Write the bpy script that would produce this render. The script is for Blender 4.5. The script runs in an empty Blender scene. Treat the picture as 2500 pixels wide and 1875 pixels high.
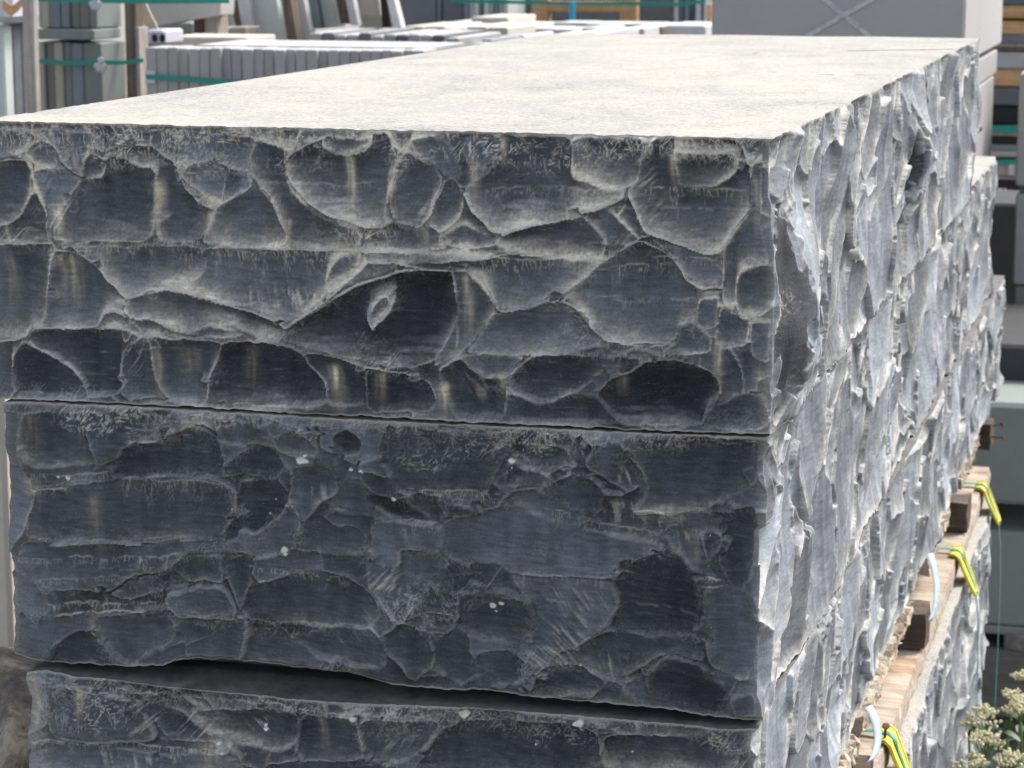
import bpy, math, random
import numpy as np
from mathutils import Vector

# ------------------------------------------------------------------ camera, sky, sun, exposure
SC = bpy.context.scene
F, CX, CY = 5870.0, 1250.0, 937.5
YAW, PIT = math.radians(15.5), math.atan(1092 / 5870)
FW = np.array([-math.sin(YAW) * math.cos(PIT), math.cos(YAW) * math.cos(PIT), -math.sin(PIT)])
RT = np.array([math.cos(YAW), math.sin(YAW), 0.0])
UP = np.cross(RT, FW)
CAM = np.array([0.0, 0.0, 1.63])
cd = bpy.data.cameras.new('camera')
cam = bpy.data.objects.new('camera', cd)
SC.collection.objects.link(cam)
cam.location = CAM
cam.rotation_euler = (math.pi / 2 - PIT, 0, YAW)
cd.sensor_width = 36
cd.lens = 36 * F / 2500
cd.clip_end = 500
cd.clip_start = 0.05
cd.dof.use_dof = True
cd.dof.focus_distance = 2.65
cd.dof.aperture_fstop = 16.0
SC.camera = cam

SUN_EL, SUN_AZ = math.radians(50), math.radians(53)        # azimuth from +X towards +Y
w = bpy.data.worlds.new('World')
SC.world = w
w.use_nodes = True
nt = w.node_tree
bg = nt.nodes['Background']
sky = nt.nodes.new('ShaderNodeTexSky')
sky.sky_type = 'NISHITA'
sky.sun_disc = False
sky.sun_elevation = SUN_EL
sky.sun_rotation = math.pi / 2 - SUN_AZ
sky.air_density = 0.7
sky.dust_density = 4.0
haze_sat = nt.nodes.new('ShaderNodeHueSaturation')          # thin cloud takes most of the blue out of the sky
haze_sat.inputs['Saturation'].default_value = 0.5
nt.links.new(sky.outputs[0], haze_sat.inputs['Color'])
nt.links.new(haze_sat.outputs[0], bg.inputs[0])
bg.inputs[1].default_value = 0.15
sd = bpy.data.lights.new('sun', 'SUN')
sun = bpy.data.objects.new('sun', sd)
SC.collection.objects.link(sun)
sd.energy = 1.5
sd.angle = math.radians(11)
sd.color = (1.0, 0.955, 0.88)
sdir = Vector((math.cos(SUN_EL) * math.cos(SUN_AZ), math.cos(SUN_EL) * math.sin(SUN_AZ), math.sin(SUN_EL)))
sun.rotation_euler = sdir.to_track_quat('Z', 'Y').to_euler()
SC.view_settings.view_transform = 'Standard'
SC.view_settings.look = 'None'
SC.view_settings.gamma = 1
SC.view_settings.exposure = 1.12

# ------------------------------------------------------------------ helpers
def ray(px, py): return FW + RT * (px - CX) / F - UP * (py - CY) / F
def atz(px, py, z):
    r = ray(px, py); return CAM + r * (z - CAM[2]) / r[2]
def aty(px, py, y):
    r = ray(px, py); return CAM + r * y / r[1]
def atx(px, py, x):
    r = ray(px, py); return CAM + r * x / r[0]

def tag(o, label=None, cat=None, group=None, kind=None):
    if label: o['label'] = label
    if cat: o['category'] = cat
    if group: o['group'] = group
    if kind: o['kind'] = kind
    return o

def link(name, me, mat=None, parent=None, loc=None):
    o = bpy.data.objects.new(name, me)
    SC.collection.objects.link(o)
    if mat is not None: me.materials.append(mat)
    if parent is not None: o.parent = parent
    if loc is not None: o.location = loc
    return o

class MB:
    """collects simple pieces and links them as one mesh"""
    def __init__(s): s.v = []; s.f = []
    def add(s, vs, fs):
        b = len(s.v); s.v += [tuple(map(float, p)) for p in vs]; s.f += [tuple(i + b for i in q) for q in fs]
    def box(s, x0, x1, y0, y1, z0, z1, bev=0.003, lean=0.0, jit=0.0, rnd=random):
        # bevelled box: three stacked rings at the top and bottom; lean shears x with height
        b = min(bev, (x1 - x0) * .3, (y1 - y0) * .3, (z1 - z0) * .3)
        def ring(i, z):
            return [(x0 + i + b, y0 + i, z), (x1 - i - b, y0 + i, z), (x1 - i, y0 + i + b, z), (x1 - i, y1 - i - b, z),
                    (x1 - i - b, y1 - i, z), (x0 + i + b, y1 - i, z), (x0 + i, y1 - i - b, z), (x0 + i, y0 + i + b, z)]
        vs = ring(b, z0) + ring(0, z0 + b) + ring(0, z1 - b) + ring(b, z1)
        if lean: vs = [(x + lean * (z - z0), y, z) for x, y, z in vs]
        if jit: vs = [(x + rnd.uniform(-jit, jit), y + rnd.uniform(-jit, jit), z + rnd.uniform(-jit, jit)) for x, y, z in vs]
        fs = [tuple(range(7, -1, -1)), tuple(range(24, 32))]
        for k in range(3):
            for i in range(8):
                j = (i + 1) % 8
                fs.append((k * 8 + i, k * 8 + j, k * 8 + 8 + j, k * 8 + 8 + i))
        s.add(vs, fs)
    def tube(s, pts, rad, n=8, taper=None):
        pts = [np.array(p, float) for p in pts]
        vs = []
        for i, p in enumerate(pts):
            t = pts[min(i + 1, len(pts) - 1)] - pts[max(i - 1, 0)]
            t /= (np.linalg.norm(t) + 1e-9)
            a = np.cross(t, [0, 0, 1.0])
            if np.linalg.norm(a) < 1e-3: a = np.cross(t, [0, 1.0, 0])
            a /= np.linalg.norm(a); b = np.cross(t, a)
            r = rad if taper is None else rad * (1 + (taper - 1) * i / (len(pts) - 1))
            for k in range(n):
                an = 2 * math.pi * k / n
                vs.append(p + r * (math.cos(an) * a + math.sin(an) * b))
        fs = []
        for i in range(len(pts) - 1):
            for k in range(n):
                j = (k + 1) % n
                fs.append((i * n + k, i * n + j, (i + 1) * n + j, (i + 1) * n + k))
        fs.append(tuple(range(n - 1, -1, -1))); fs.append(tuple(range((len(pts) - 1) * n, len(pts) * n)))
        s.add(vs, fs)
    def strip(s, pts, wid, th):
        """a flat band along pts; wid and th are 3-vectors (half width, thickness)"""
        vs = []; wv = np.array(wid, float); tv = np.array(th, float)
        for i, p in enumerate(pts):
            p = np.array(p, float)
            ww = wv if wv.ndim == 1 else wv[i]; tt = tv if tv.ndim == 1 else tv[i]
            vs += [p - ww, p + ww, p + ww + tt, p - ww + tt]
        fs = [(3, 2, 1, 0)]
        n = len(pts)
        for i in range(n - 1):
            for k in range(4):
                j = (k + 1) % 4
                fs.append((i * 4 + k, i * 4 + j, i * 4 + 4 + j, i * 4 + 4 + k))
        fs.append(((n - 1) * 4, (n - 1) * 4 + 1, (n - 1) * 4 + 2, (n - 1) * 4 + 3))
        s.add(vs, fs)
    def build(s, name, mat, parent=None, smooth=False):
        me = bpy.data.meshes.new(name)
        me.from_pydata(s.v, [], s.f); me.validate()
        if smooth: me.polygons.foreach_set('use_smooth', [True] * len(me.polygons))
        return link(name, me, mat, parent)

def empty(name, loc):
    o = bpy.data.objects.new(name, None); SC.collection.objects.link(o); o.location = loc
    return o
def settle(o, root):
    """parent o to root keeping where it stands"""
    o.parent = root; o.location = tuple(-c for c in root.location)

# ------------------------------------------------------------------ materials
def newmat(name):
    m = bpy.data.materials.new(name); m.use_nodes = True
    n = m.node_tree.nodes; l = m.node_tree.links
    return m, n, l, n['Principled BSDF']
def math_node(n, l, op, a, b=None, clamp=False):
    q = n.new('ShaderNodeMath'); q.operation = op; q.use_clamp = clamp
    for i, v in enumerate((a, b)):
        if v is None: continue
        if isinstance(v, (int, float)): q.inputs[i].default_value = v
        else: l.new(v, q.inputs[i])
    return q.outputs[0]
def coords(n, l, scale=(1, 1, 1), kind='Object'):
    t = n.new('ShaderNodeTexCoord'); mp = n.new('ShaderNodeMapping'); mp.inputs['Scale'].default_value = scale
    l.new(t.outputs[kind], mp.inputs[0]); return mp.outputs[0]
def noise(n, l, vec, scale, detail=5, rough=.6, dist=0):
    q = n.new('ShaderNodeTexNoise'); q.inputs['Scale'].default_value = scale
    q.inputs['Detail'].default_value = detail; q.inputs['Roughness'].default_value = rough
    q.inputs['Distortion'].default_value = dist
    l.new(vec, q.inputs['Vector']); return q.outputs['Fac']
def ramp(n, l, fac, stops):
    q = n.new('ShaderNodeValToRGB'); e = q.color_ramp.elements
    e[0].position, e[0].color = stops[0][0], (*stops[0][1], 1)
    e[1].position, e[1].color = stops[-1][0], (*stops[-1][1], 1)
    for p, c in stops[1:-1]:
        x = e.new(p); x.color = (*c, 1)
    l.new(fac, q.inputs[0]); return q.outputs[0]
def mix(n, l, fac, a, b, mode='MIX'):
    q = n.new('ShaderNodeMix'); q.data_type = 'RGBA'; q.blend_type = mode
    for k, v in ((0, fac), (6, a), (7, b)):
        if isinstance(v, (int, float)): q.inputs[k].default_value = v
        elif isinstance(v, tuple): q.inputs[k].default_value = (*v, 1)
        else: l.new(v, q.inputs[k])
    return q.outputs[2]
def bump(n, l, bs, h, strength, dist):
    q = n.new('ShaderNodeBump'); q.inputs['Strength'].default_value = strength; q.inputs['Distance'].default_value = dist
    l.new(h, q.inputs['Height']); l.new(q.outputs[0], bs.inputs['Normal']); return q

def mat_rock():
    m, n, l, bs = newmat('split bluestone')
    at = n.new('ShaderNodeAttribute'); at.attribute_name = 'tone'
    v = coords(n, l, (1, 1, 1)); vl = coords(n, l, (28, 28, 260)); vf = coords(n, l, (260, 260, 900))
    fine = noise(n, l, v, 420, 3, .7)
    lam = noise(n, l, vl, 1.6, 4, .75)
    fleck = noise(n, l, vf, 1.0, 2, .5)
    s = math_node(n, l, 'MULTIPLY_ADD', fine, .9); s.node.inputs[2].default_value = .55
    lamk = math_node(n, l, 'MULTIPLY', lam, math_node(n, l, 'MULTIPLY', at.outputs['Alpha'], .7))
    s2 = math_node(n, l, 'ADD', lamk, math_node(n, l, 'SUBTRACT', 1.0, math_node(n, l, 'MULTIPLY', at.outputs['Alpha'], .35)))
    k = math_node(n, l, 'MULTIPLY', s, s2)
    comb = n.new('ShaderNodeCombineXYZ')
    for i in range(3): l.new(k, comb.inputs[i])
    c = mix(n, l, 1.0, at.outputs['Color'], comb.outputs[0], 'MULTIPLY')
    fm = n.new('ShaderNodeMapRange'); fm.inputs[1].default_value = .66; fm.inputs[2].default_value = .78
    l.new(fleck, fm.inputs[0])
    fk = math_node(n, l, 'MULTIPLY', fm.outputs[0], .5)
    c = mix(n, l, fk, c, (.33, .34, .35))
    l.new(c, bs.inputs['Base Color'])
    bs.inputs['Roughness'].default_value = .9
    bs.inputs['Specular IOR Level'].default_value = .12
    h = math_node(n, l, 'ADD', fine, math_node(n, l, 'MULTIPLY', math_node(n, l, 'MULTIPLY', lam, at.outputs['Alpha']), 1.3))
    bump(n, l, bs, h, .65, .0013)
    return m
def mat_sawn():
    m, n, l, bs = newmat('dusty sawn stone top')
    v = coords(n, l); va = coords(n, l, (1.0, 1.0, 1.0)); vb = coords(n, l, (110, 150, 60))
    a = noise(n, l, va, 3.2, 6, .62, .6); b = noise(n, l, vb, 1.0, 4, .75); c = noise(n, l, v, 210, 3, .75); big = noise(n, l, v, 11, 5, .7, 1.2)
    t = math_node(n, l, 'ADD', math_node(n, l, 'MULTIPLY', a, .25), math_node(n, l, 'MULTIPLY', b, .6))
    t = math_node(n, l, 'ADD', t, math_node(n, l, 'MULTIPLY', c, .62))
    t = math_node(n, l, 'ADD', t, math_node(n, l, 'MULTIPLY', big, .2))
    col = ramp(n, l, t, [(.58, (.12, .13, .15)), (.69, (.23, .23, .22)), (.80, (.365, .357, .328)), (.92, (.435, .422, .378))])
    st = noise(n, l, coords(n, l, (2.2, .9, 1)), 2.6, 3, .5, 1.5)
    col = mix(n, l, 1.0, col, ramp(n, l, st, [(.30, (.90, .91, .93)), (.50, (1, 1, 1)), (.72, (1.04, 1.02, .99))]), 'MULTIPLY')
    l.new(col, bs.inputs['Base Color'])
    bs.inputs['Roughness'].default_value = .9; bs.inputs['Specular IOR Level'].default_value = .1
    bump(n, l, bs, math_node(n, l, 'ADD', b, c), .6, .0016)
    return m
def mat_stone(name, col, var=.25, scale=9, rough=.8, spec=.3, dust_glare=0.0):  # dust_glare: how far upward faces are whitened with painted sunlight and dust
    m, n, l, bs = newmat(name)
    oi = n.new('ShaderNodeObjectInfo')
    v = coords(n, l)
    a = noise(n, l, v, scale, 6, .6, .4); b = noise(n, l, v, 90, 3, .6)
    t = math_node(n, l, 'ADD', math_node(n, l, 'MULTIPLY', a, .7), math_node(n, l, 'MULTIPLY', b, .3))
    t = math_node(n, l, 'ADD', t, math_node(n, l, 'MULTIPLY', math_node(n, l, 'SUBTRACT', oi.outputs['Random'], .5), .35))
    lo = tuple(c * (1 - var) for c in col); hi = tuple(min(.9, c * (1 + var)) for c in col)
    cc = ramp(n, l, t, [(.3, lo), (.7, hi)])
    if dust_glare:      # upward faces whitened: sun glare painted in along with pale dust
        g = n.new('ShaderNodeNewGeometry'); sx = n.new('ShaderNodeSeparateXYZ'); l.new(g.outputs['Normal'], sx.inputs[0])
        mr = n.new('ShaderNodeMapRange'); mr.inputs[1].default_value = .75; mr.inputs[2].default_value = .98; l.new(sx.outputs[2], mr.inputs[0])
        cc = mix(n, l, math_node(n, l, 'MULTIPLY', math_node(n, l, 'MULTIPLY', mr.outputs[0], math_node(n, l, 'ADD', a, .45), True), dust_glare), cc, (.50, .50, .49))
    l.new(cc, bs.inputs['Base Color'])
    bs.inputs['Roughness'].default_value = rough; bs.inputs['Specular IOR Level'].default_value = spec
    bump(n, l, bs, t, .3, .003)
    return m
def mat_wood(name, cols, axis='y', grain=1.0):
    m, n, l, bs = newmat(name)
    sc = {'x': (1.2, 40, 40), 'y': (40, 1.2, 40), 'z': (40, 40, 1.2)}[axis]
    v = coords(n, l, sc); v2 = coords(n, l)
    a = noise(n, l, v, 1.4, 5, .65, .8); b = noise(n, l, v2, 14, 4, .6); 
    t = math_node(n, l, 'ADD', math_node(n, l, 'MULTIPLY', a, .7), math_node(n, l, 'MULTIPLY', b, .35))
    l.new(ramp(n, l, t, [(.36, cols[0]), (.52, cols[1]), (.68, cols[2])]), bs.inputs['Base Color'])
    bs.inputs['Roughness'].default_value = .8; bs.inputs['Specular IOR Level'].default_value = .2
    bump(n, l, bs, a, .6 * grain, .003)
    return m
def mat_plain(name, col, rough=.4, spec=.5, var=.1, scale=30):
    m, n, l, bs = newmat(name)
    a = noise(n, l, coords(n, l), scale, 4, .6)
    l.new(ramp(n, l, a, [(.35, tuple(c * (1 - var) for c in col)), (.65, tuple(min(1, c * (1 + var)) for c in col))]), bs.inputs['Base Color'])
    bs.inputs['Roughness'].default_value = rough; bs.inputs['Specular IOR Level'].default_value = spec
    bump(n, l, bs, a, .15, .001)
    return m
M = dict(
    rock=mat_rock(), sawn=mat_sawn(),
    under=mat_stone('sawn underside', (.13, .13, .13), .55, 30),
    grey=mat_stone('grey sawn stone', (.36, .36, .36), .08, dust_glare=.95),
    blue=mat_stone('blue grey sawn stone', (.20, .225, .25), .12, dust_glare=.5),
    green=mat_stone('green grey sawn stone', (.19, .215, .21), .12, dust_glare=.4),
    shade=mat_stone('gap shade stone', (.045, .047, .05), .2), ggreen=mat_stone('grey green block stone', (.235, .26, .25), .08, 4),  # shade: darkness of the gaps put into the stone colour
    pale=mat_stone('pale green sawn stone', (.52, .57, .55), .1),
    brown=mat_stone('brownish sawn stone', (.21, .20, .18), .12),
    olive=mat_stone('olive sawn stone', (.38, .37, .31), .12),
    dark=mat_stone('dark sawn stone', (.14, .15, .165), .2, dust_glare=.5),
    dgreen=mat_stone('dark green sawn stone', (.15, .19, .19), .2),
    bigb=mat_stone('large grey block', (.34, .335, .33), .08, 3),
    cream=mat_stone('cream sawn stone', (.56, .52, .45), .08, 4),
    white=mat_plain('white wrapping', (.50, .50, .515), .5, .4, .06),
    lav=mat_plain('lavender white plastic', (.55, .55, .63), .4, .5, .05),
    timber=mat_wood('weathered timber', ((.20, .18, .16), (.34, .31, .28), (.46, .43, .40)), 'z'),
    btimber=mat_wood('brown timber', ((.07, .05, .04), (.13, .10, .08), (.2, .16, .13)), 'z'),
    orange=mat_wood('orange pallet wood', ((.34, .19, .09), (.50, .30, .15), (.60, .40, .22)), 'x'),
    runner=mat_wood('rough sawn pallet timber', ((.22, .16, .11), (.42, .35, .28), (.58, .52, .44)), 'x', 1.8),
    bearer=mat_wood('dark end timber', ((.045, .034, .026), (.09, .068, .052), (.16, .125, .10)), 'x', 1.8),
    split=mat_wood('splintered bright timber', ((.24, .17, .11), (.46, .38, .29), (.60, .53, .44)), 'y', 2.6),
    strap=mat_plain('green strapping', (.015, .25, .20), .5, .4, .1),
    teal=mat_plain('blue plastic', (.02, .38, .55), .4, .5),
    yellow=mat_plain('yellow plastic', (.62, .54, .05), .55, .4, .18),
    ribbon=mat_plain('pale blue plastic', (.36, .45, .50), .6, .3, .2),
    rust=mat_plain('rusty steel', (.12, .05, .03), .8, .3, .4, 200),
    black=mat_plain('black rubber', (.02, .02, .022), .7, .3),
    petal=mat_plain('cream flower buds', (.58, .55, .36), .7, .2, .15, 300),
    stem=mat_plain('green stems', (.12, .17, .06), .6, .3, .25, 60),
    leaf=mat_plain('green leaves', (.05, .10, .035), .5, .4, .35, 60),
)

# ------------------------------------------------------------------ array noise
def gn(shape, sy, sx, rs):
    a = rs.standard_normal(shape)
    fy = np.fft.fftfreq(shape[0])[:, None]; fx = np.fft.rfftfreq(shape[1])[None, :]
    g = np.exp(-2 * (math.pi ** 2) * ((fy * sy) ** 2 + (fx * sx) ** 2))
    b = np.fft.irfft2(np.fft.rfft2(a) * g, s=shape)
    return b / (b.std() + 1e-12)
def blur(a, sy, sx=None):
    if sx is None: sx = sy
    py, px = int(3 * sy) + 2, int(3 * sx) + 2
    b = np.pad(a, ((py, py), (px, px)), mode='edge')
    fy = np.fft.fftfreq(b.shape[0])[:, None]; fx = np.fft.rfftfreq(b.shape[1])[None, :]
    g = np.exp(-2 * (math.pi ** 2) * ((fy * sy) ** 2 + (fx * sx) ** 2))
    b = np.fft.irfft2(np.fft.rfft2(b) * g, s=b.shape)
    return b[py:-py, px:-px]
def sstep(a, b, x):
    t = np.clip((x - a) / (b - a), 0, 1); return t * t * (3 - 2 * t)
def chaikin(p, k=2):
    for _ in range(k):
        q = np.roll(p, -1, 0)
        p = np.stack([.87 * p + .13 * q, .13 * p + .87 * q], 1).reshape(-1, 2)
    return p
def resize(a, shape):
    y = np.linspace(0, a.shape[0] - 1, shape[0]); x = np.linspace(0, a.shape[1] - 1, shape[1])
    y0 = np.clip(y.astype(int), 0, a.shape[0] - 2); x0 = np.clip(x.astype(int), 0, a.shape[1] - 2)
    fy = (y - y0)[:, None]; fx = (x - x0)[None, :]
    A = a[y0][:, x0]; B = a[y0][:, x0 + 1]; C = a[y0 + 1][:, x0]; D = a[y0 + 1][:, x0 + 1]
    return (A * (1 - fx) + B * fx) * (1 - fy) + (C * (1 - fx) + D * fx) * fy

def relax(h, bc, val, k, it):
    for _ in range(it):
        p = np.pad(h, 1, mode='edge')
        h = .25 * (p[:-2, 1:-1] + p[2:, 1:-1] + p[1:-1, :-2] + p[1:-1, 2:]) - .25 * k
        h[bc] = val[bc]
    return h

def relief(W, H, nu, nv, seed, polys=(), cell=(.06, .06), warp=.004, dmax=.011, ridge=.004,
           kmul=1.0, off=.0012, tilt=.06, lace_w=.6, tints=None, topband=.03, edge_in=.002, step=0.0, shift=.0, finek=1.0, bulges=(), lipmul=1.0, chips=60, chipr=(.003, .011), soft=.3, lean=0.0, wsm=.3, rsm=.35, flat=.08, flatb=None, pw=.35, ticks=(), fans=()):
    """split-stone relief: every flake scar is a membrane bowl hung between sharp ridges.
    Row 0 is the bottom. Returns outward height and the masks the colours are made of."""
    rs = np.random.RandomState(seed)
    u = np.linspace(0, W, nu); v = np.linspace(0, H, nv)
    du, dv = u[1] - u[0], v[1] - v[0]
    U, V = np.meshgrid(u, v)
    sh = (nv, nu)
    wU = U + warp * (.7 * gn(sh, .018 / dv, .018 / du, rs) + wsm * gn(sh, .005 / dv, .005 / du, rs))
    wV = V + warp * (.7 * gn(sh, .018 / dv, .018 / du, rs) + wsm * gn(sh, .005 / dv, .005 / du, rs))
    # scattered scars everywhere, bigger and smaller ones mixed
    n = int(W * H / (cell[0] * cell[1])) + 3
    su = rs.uniform(-.02, W + .02, n); sv = rs.uniform(-.02, H + .02, n); sw = rs.uniform(0, .9, n)
    nt_ = int(W / .022)
    if topband > 0:
        su = np.r_[su, rs.uniform(0, W, nt_)]; sv = np.r_[sv, H - rs.uniform(0, topband, nt_)]; sw = np.r_[sw, rs.uniform(-.6, -.2, nt_)]
    lab = np.zeros(sh, int); best = np.full(sh, 1e9)
    for i in range(len(su)):
        d = ((wU - su[i] - lean * (wV - sv[i])) / cell[0]) ** 2 + ((wV - sv[i]) / cell[1]) ** 2 - sw[i] * .5
        mth = d < best
        best[mth] = d[mth]; lab[mth] = i
    nl = len(su)
    tint = {}
    # digitised scars; a lighter warp keeps them in place
    pU = U + (wU - U) * pw; pV = V + (wV - V) * pw
    # small secondary flakes broken off along the edges of the big scars
    e0 = np.argwhere(lab[1:, 1:] != lab[:-1, :-1])
    extra = []
    def chip_at(x, y):
        r = rs.uniform(*chipr) * rs.uniform(.5, 1.4); k = rs.randint(5, 9); an = np.sort(rs.uniform(0, 6.283, k)); el = rs.uniform(.4, 1.0); ro = rs.uniform(-.6, .6)
        q = np.stack([np.cos(an) * r * rs.uniform(.6, 1.3, k), np.sin(an) * r * el * rs.uniform(.6, 1.3, k)], 1)
        q = q @ np.array([[math.cos(ro), math.sin(ro)], [-math.sin(ro), math.cos(ro)]])
        return [(x + a_, y + b_) for a_, b_ in q], dict(c=math.exp(rs.normal(0, .22)), d=rs.uniform(.3, 1.0), o=rs.uniform(-.0016, .0008))
    base_pts = []
    for P, o in polys:
        base_pts += P
    for _ in range(chips):
        if len(base_pts) and rs.rand() < .6:
            x, y = base_pts[rs.randint(len(base_pts))]; extra.append(chip_at(x + rs.normal(0, .004), y + rs.normal(0, .004)))
        else:
            j = e0[rs.randint(len(e0))]; extra.append(chip_at(u[j[1]], v[j[0]]))
    npoly = len(polys); main = lab.copy()
    for ip, pl in enumerate(list(polys) + extra):
        P, opt = pl
        P = chaikin(np.array(P, float), 2 if ip < npoly else 1)
        a0, a1 = P.min(0) - .01, P.max(0) + .01
        iu = np.where((u > a0[0]) & (u < a1[0]))[0]; iv = np.where((v > a0[1]) & (v < a1[1]))[0]
        if len(iu) < 2 or len(iv) < 2: continue
        s = (slice(iv[0], iv[-1] + 1), slice(iu[0], iu[-1] + 1))
        X, Y = pU[s], pV[s]
        ins = np.zeros(X.shape, bool)
        Q = np.roll(P, -1, 0)
        for (x1, y1), (x2, y2) in zip(P, Q):
            c = (y1 > Y) != (y2 > Y)
            if not c.any(): continue
            ins ^= c & (X < (x2 - x1) * (Y - y1) / (y2 - y1 + 1e-12) + x1)
        if ip >= npoly and (not ins.any() or main[s][ins].min() == main[s][ins].max()): continue
        lab[s][ins] = nl
        if ip < npoly: main[s][ins] = nl
        tint[nl] = opt
        nl += 1
    bc = np.zeros(sh, bool)
    bc[:-1] |= lab[:-1] != lab[1:]; bc[:, :-1] |= lab[:, :-1] != lab[:, 1:]
    R = ridge * (gn(sh, .05 / dv, .05 / du, rs) + rsm * gn(sh, .012 / dv, .012 / du, rs))
    area = np.bincount(lab.ravel(), minlength=nl) * du * dv
    rad = np.sqrt(area / math.pi) + 1e-4
    dep = np.minimum(.42 * rad, dmax) * rs.uniform(.55, 1.25, nl)
    for q, o in tint.items():
        if 'd' in o: dep[q] *= o['d']
    kk = 4 * dep / rad ** 2 * kmul
    K = kk[lab]
    edge = np.zeros(sh, bool); edge[0] = edge[-1] = True
    # coarse solve then refine
    g = 4
    ch, cw = nv // g, nu // g
    bcc = (bc[:ch * g, :cw * g].reshape(ch, g, cw, g).mean((1, 3)) > .1)
    ec = np.zeros((ch, cw), bool); ec[0] = ec[-1] = True
    Rc = resize(R, (ch, cw)); Kc = resize(K, (ch, cw))
    ratio = (du * g) * (dv * g)
    Rc2 = Rc.copy(); Rc2[ec] -= edge_in
    hc = relax(Rc.copy(), bcc | ec, Rc2, Kc * ratio, 420)
    h = resize(hc, sh)
    R2 = R.copy(); R2[edge] -= edge_in
    h = relax(h, bc | edge, R2, K * du * dv, 50)
    cen = np.bincount(lab.ravel(), V.ravel(), minlength=nl) / np.maximum(1, np.bincount(lab.ravel(), minlength=nl))
    cenu = np.bincount(lab.ravel(), U.ravel(), minlength=nl) / np.maximum(1, np.bincount(lab.ravel(), minlength=nl))
    offs = rs.normal(0, off, nl); tl = rs.normal(.02, tilt, nl); tlu = rs.normal(0, tilt * .8, nl)
    for q, o in tint.items():
        if 'o' in o: offs[q] = o['o']
        if 't' in o: tl[q] = o['t']
    # flakes were struck from the edge above: scars step outward towards their lower lip
    h = h + offs[lab] - np.clip(tl[lab] * (V - cen[lab]), -.006, .006) + np.clip(tlu[lab] * (U - cenu[lab]), -.005, .005)
    # conchoidal ripples fan out below each blow
    top = cen + rad * 1.1
    cu = cenu
    rr = np.sqrt((U - cu[lab]) ** 2 + (V - top[lab]) ** 2)
    rip = rs.uniform(0, 1, nl) ** 2
    wl = rs.uniform(.004, .010, nl)
    h += finek * .00022 * rip[lab] * np.sin(rr / wl[lab] * 6.28 + 1.5 * gn(sh, .01 / dv, .02 / du, rs))
    # hackles: fine tears radiating from the blow
    ang = np.arctan2(U - cu[lab], (top[lab] - V) + 1e-4)
    hk = sstep(.55, 1.0, gn(sh, .03 / dv, .03 / du, rs) * .5 + .5) * (rs.uniform(0, 1, nl) ** 1.5)[lab]
    h += finek * .0005 * hk * np.abs(np.sin(ang * 34 + 1.2 * gn(sh, .006 / dv, .006 / du, rs)))
    # lace: small stacked chips along the struck edge and beside ridges
    near = blur(bc.astype(float), .006 / dv, .006 / du); near = near / (near.max() + 1e-9)
    band = sstep(H - topband * 1.4, H - .004, V + .012 * gn(sh, .01 / dv, .03 / du, rs)) if topband > 0 else 0 * V
    patch = sstep(.9, 2.0, gn(sh, .022 / dv, .05 / du, rs))
    reg = np.clip(band * .9 + patch * .8 + near * .55, 0, 1)
    def shear(a, k):
        o = (np.arange(nv) * k * dv / du).astype(int)
        return a[np.arange(nv)[:, None], (np.arange(nu)[None, :] + o[:, None]) % nu]
    def broken(sv_, su_, k, wd):
        a_ = np.exp(-(gn(sh, sv_ / dv, su_ / du, rs) / wd) ** 2)
        return shear(a_, k) * sstep(-.2, .7, gn(sh, .005 / dv, .006 / du, rs))
    n2 = gn(sh, .0042 / dv, .0042 / du, rs)
    lace = np.maximum.reduce([broken(.0011, .0065, 0, .2), .9 * broken(.005, .0013, .6, .2), .9 * broken(.006, .0014, -.8, .18), .9 * broken(.0028, .0024, 0, .14), .8 * broken(.008, .0011, .1, .2)])
    # height above the scar's own lower lip, for lodged grit and the skylight painted along it
    dl = np.zeros(sh); run = np.zeros(nu)
    for j in range(1, nv):
        run = np.where(main[j] == main[j - 1], run + dv, 0.0); dl[j] = run
    dl = dl + .0015 * np.abs(gn(sh, .002 / dv, .002 / du, rs)) + .004 * gn(sh, .015 / dv, .015 / du, rs)
    lipd = .85 * np.exp(-np.maximum(dl, 0) / np.clip(.16 * rad[main], .002, .0075)) + .24 * np.exp(-np.maximum(dl, 0) / np.clip(.7 * rad[main], .006, .036))
    lipk = rs.uniform(.65, 1.3, nl) * lipmul
    for q, o in tint.items():
        if o.get('c', 1) < .7: lipk[q] *= .35
        if 'l' in o: lipk[q] = o['l']
    lipd = lipd * lipk[main]
    lipd = np.maximum(.65 * lipd, .35 * blur(lipd, .8))
    fk_ = .25 + .75 * finek if finek < 1 else 1
    h += reg * (.0007 * lace + .0006 * n2) * fk_ * (finek if finek < 1 else 1)
    mark = np.zeros(sh)
    for (x0_, z0_, x1_, z1_, L, st) in ticks:
        zl = np.interp(u, [x0_, x1_], [z0_, z1_])[None, :] + .0013 * gn((1, nu), .01, .012 / du, rs) + .0005 * gn((1, nu), .01, .002 / du, rs)
        xm = sstep(x0_ - .004, x0_ + .01, U) * sstep(x1_ + .004, x1_ - .01, U)
        Lv = L * (.5 + .8 * np.abs(gn((1, nu), .01, .004 / du, rs)))
        m = xm * sstep(.0005, -.0005, V - zl) * np.clip(1 - (zl - V) / Lv, 0, 1)
        pat = np.exp(-(gn(sh, .005 / dv, .0011 / du, rs) / .3) ** 2)
        ln = xm * np.exp(-((V - zl) / .0010) ** 2) * sstep(-.8, .6, gn(sh, .002 / dv, .006 / du, rs))
        mk = np.maximum(m * pat, ln) * st
        h += .0007 * mk; mark = np.maximum(mark, mk)
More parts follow.
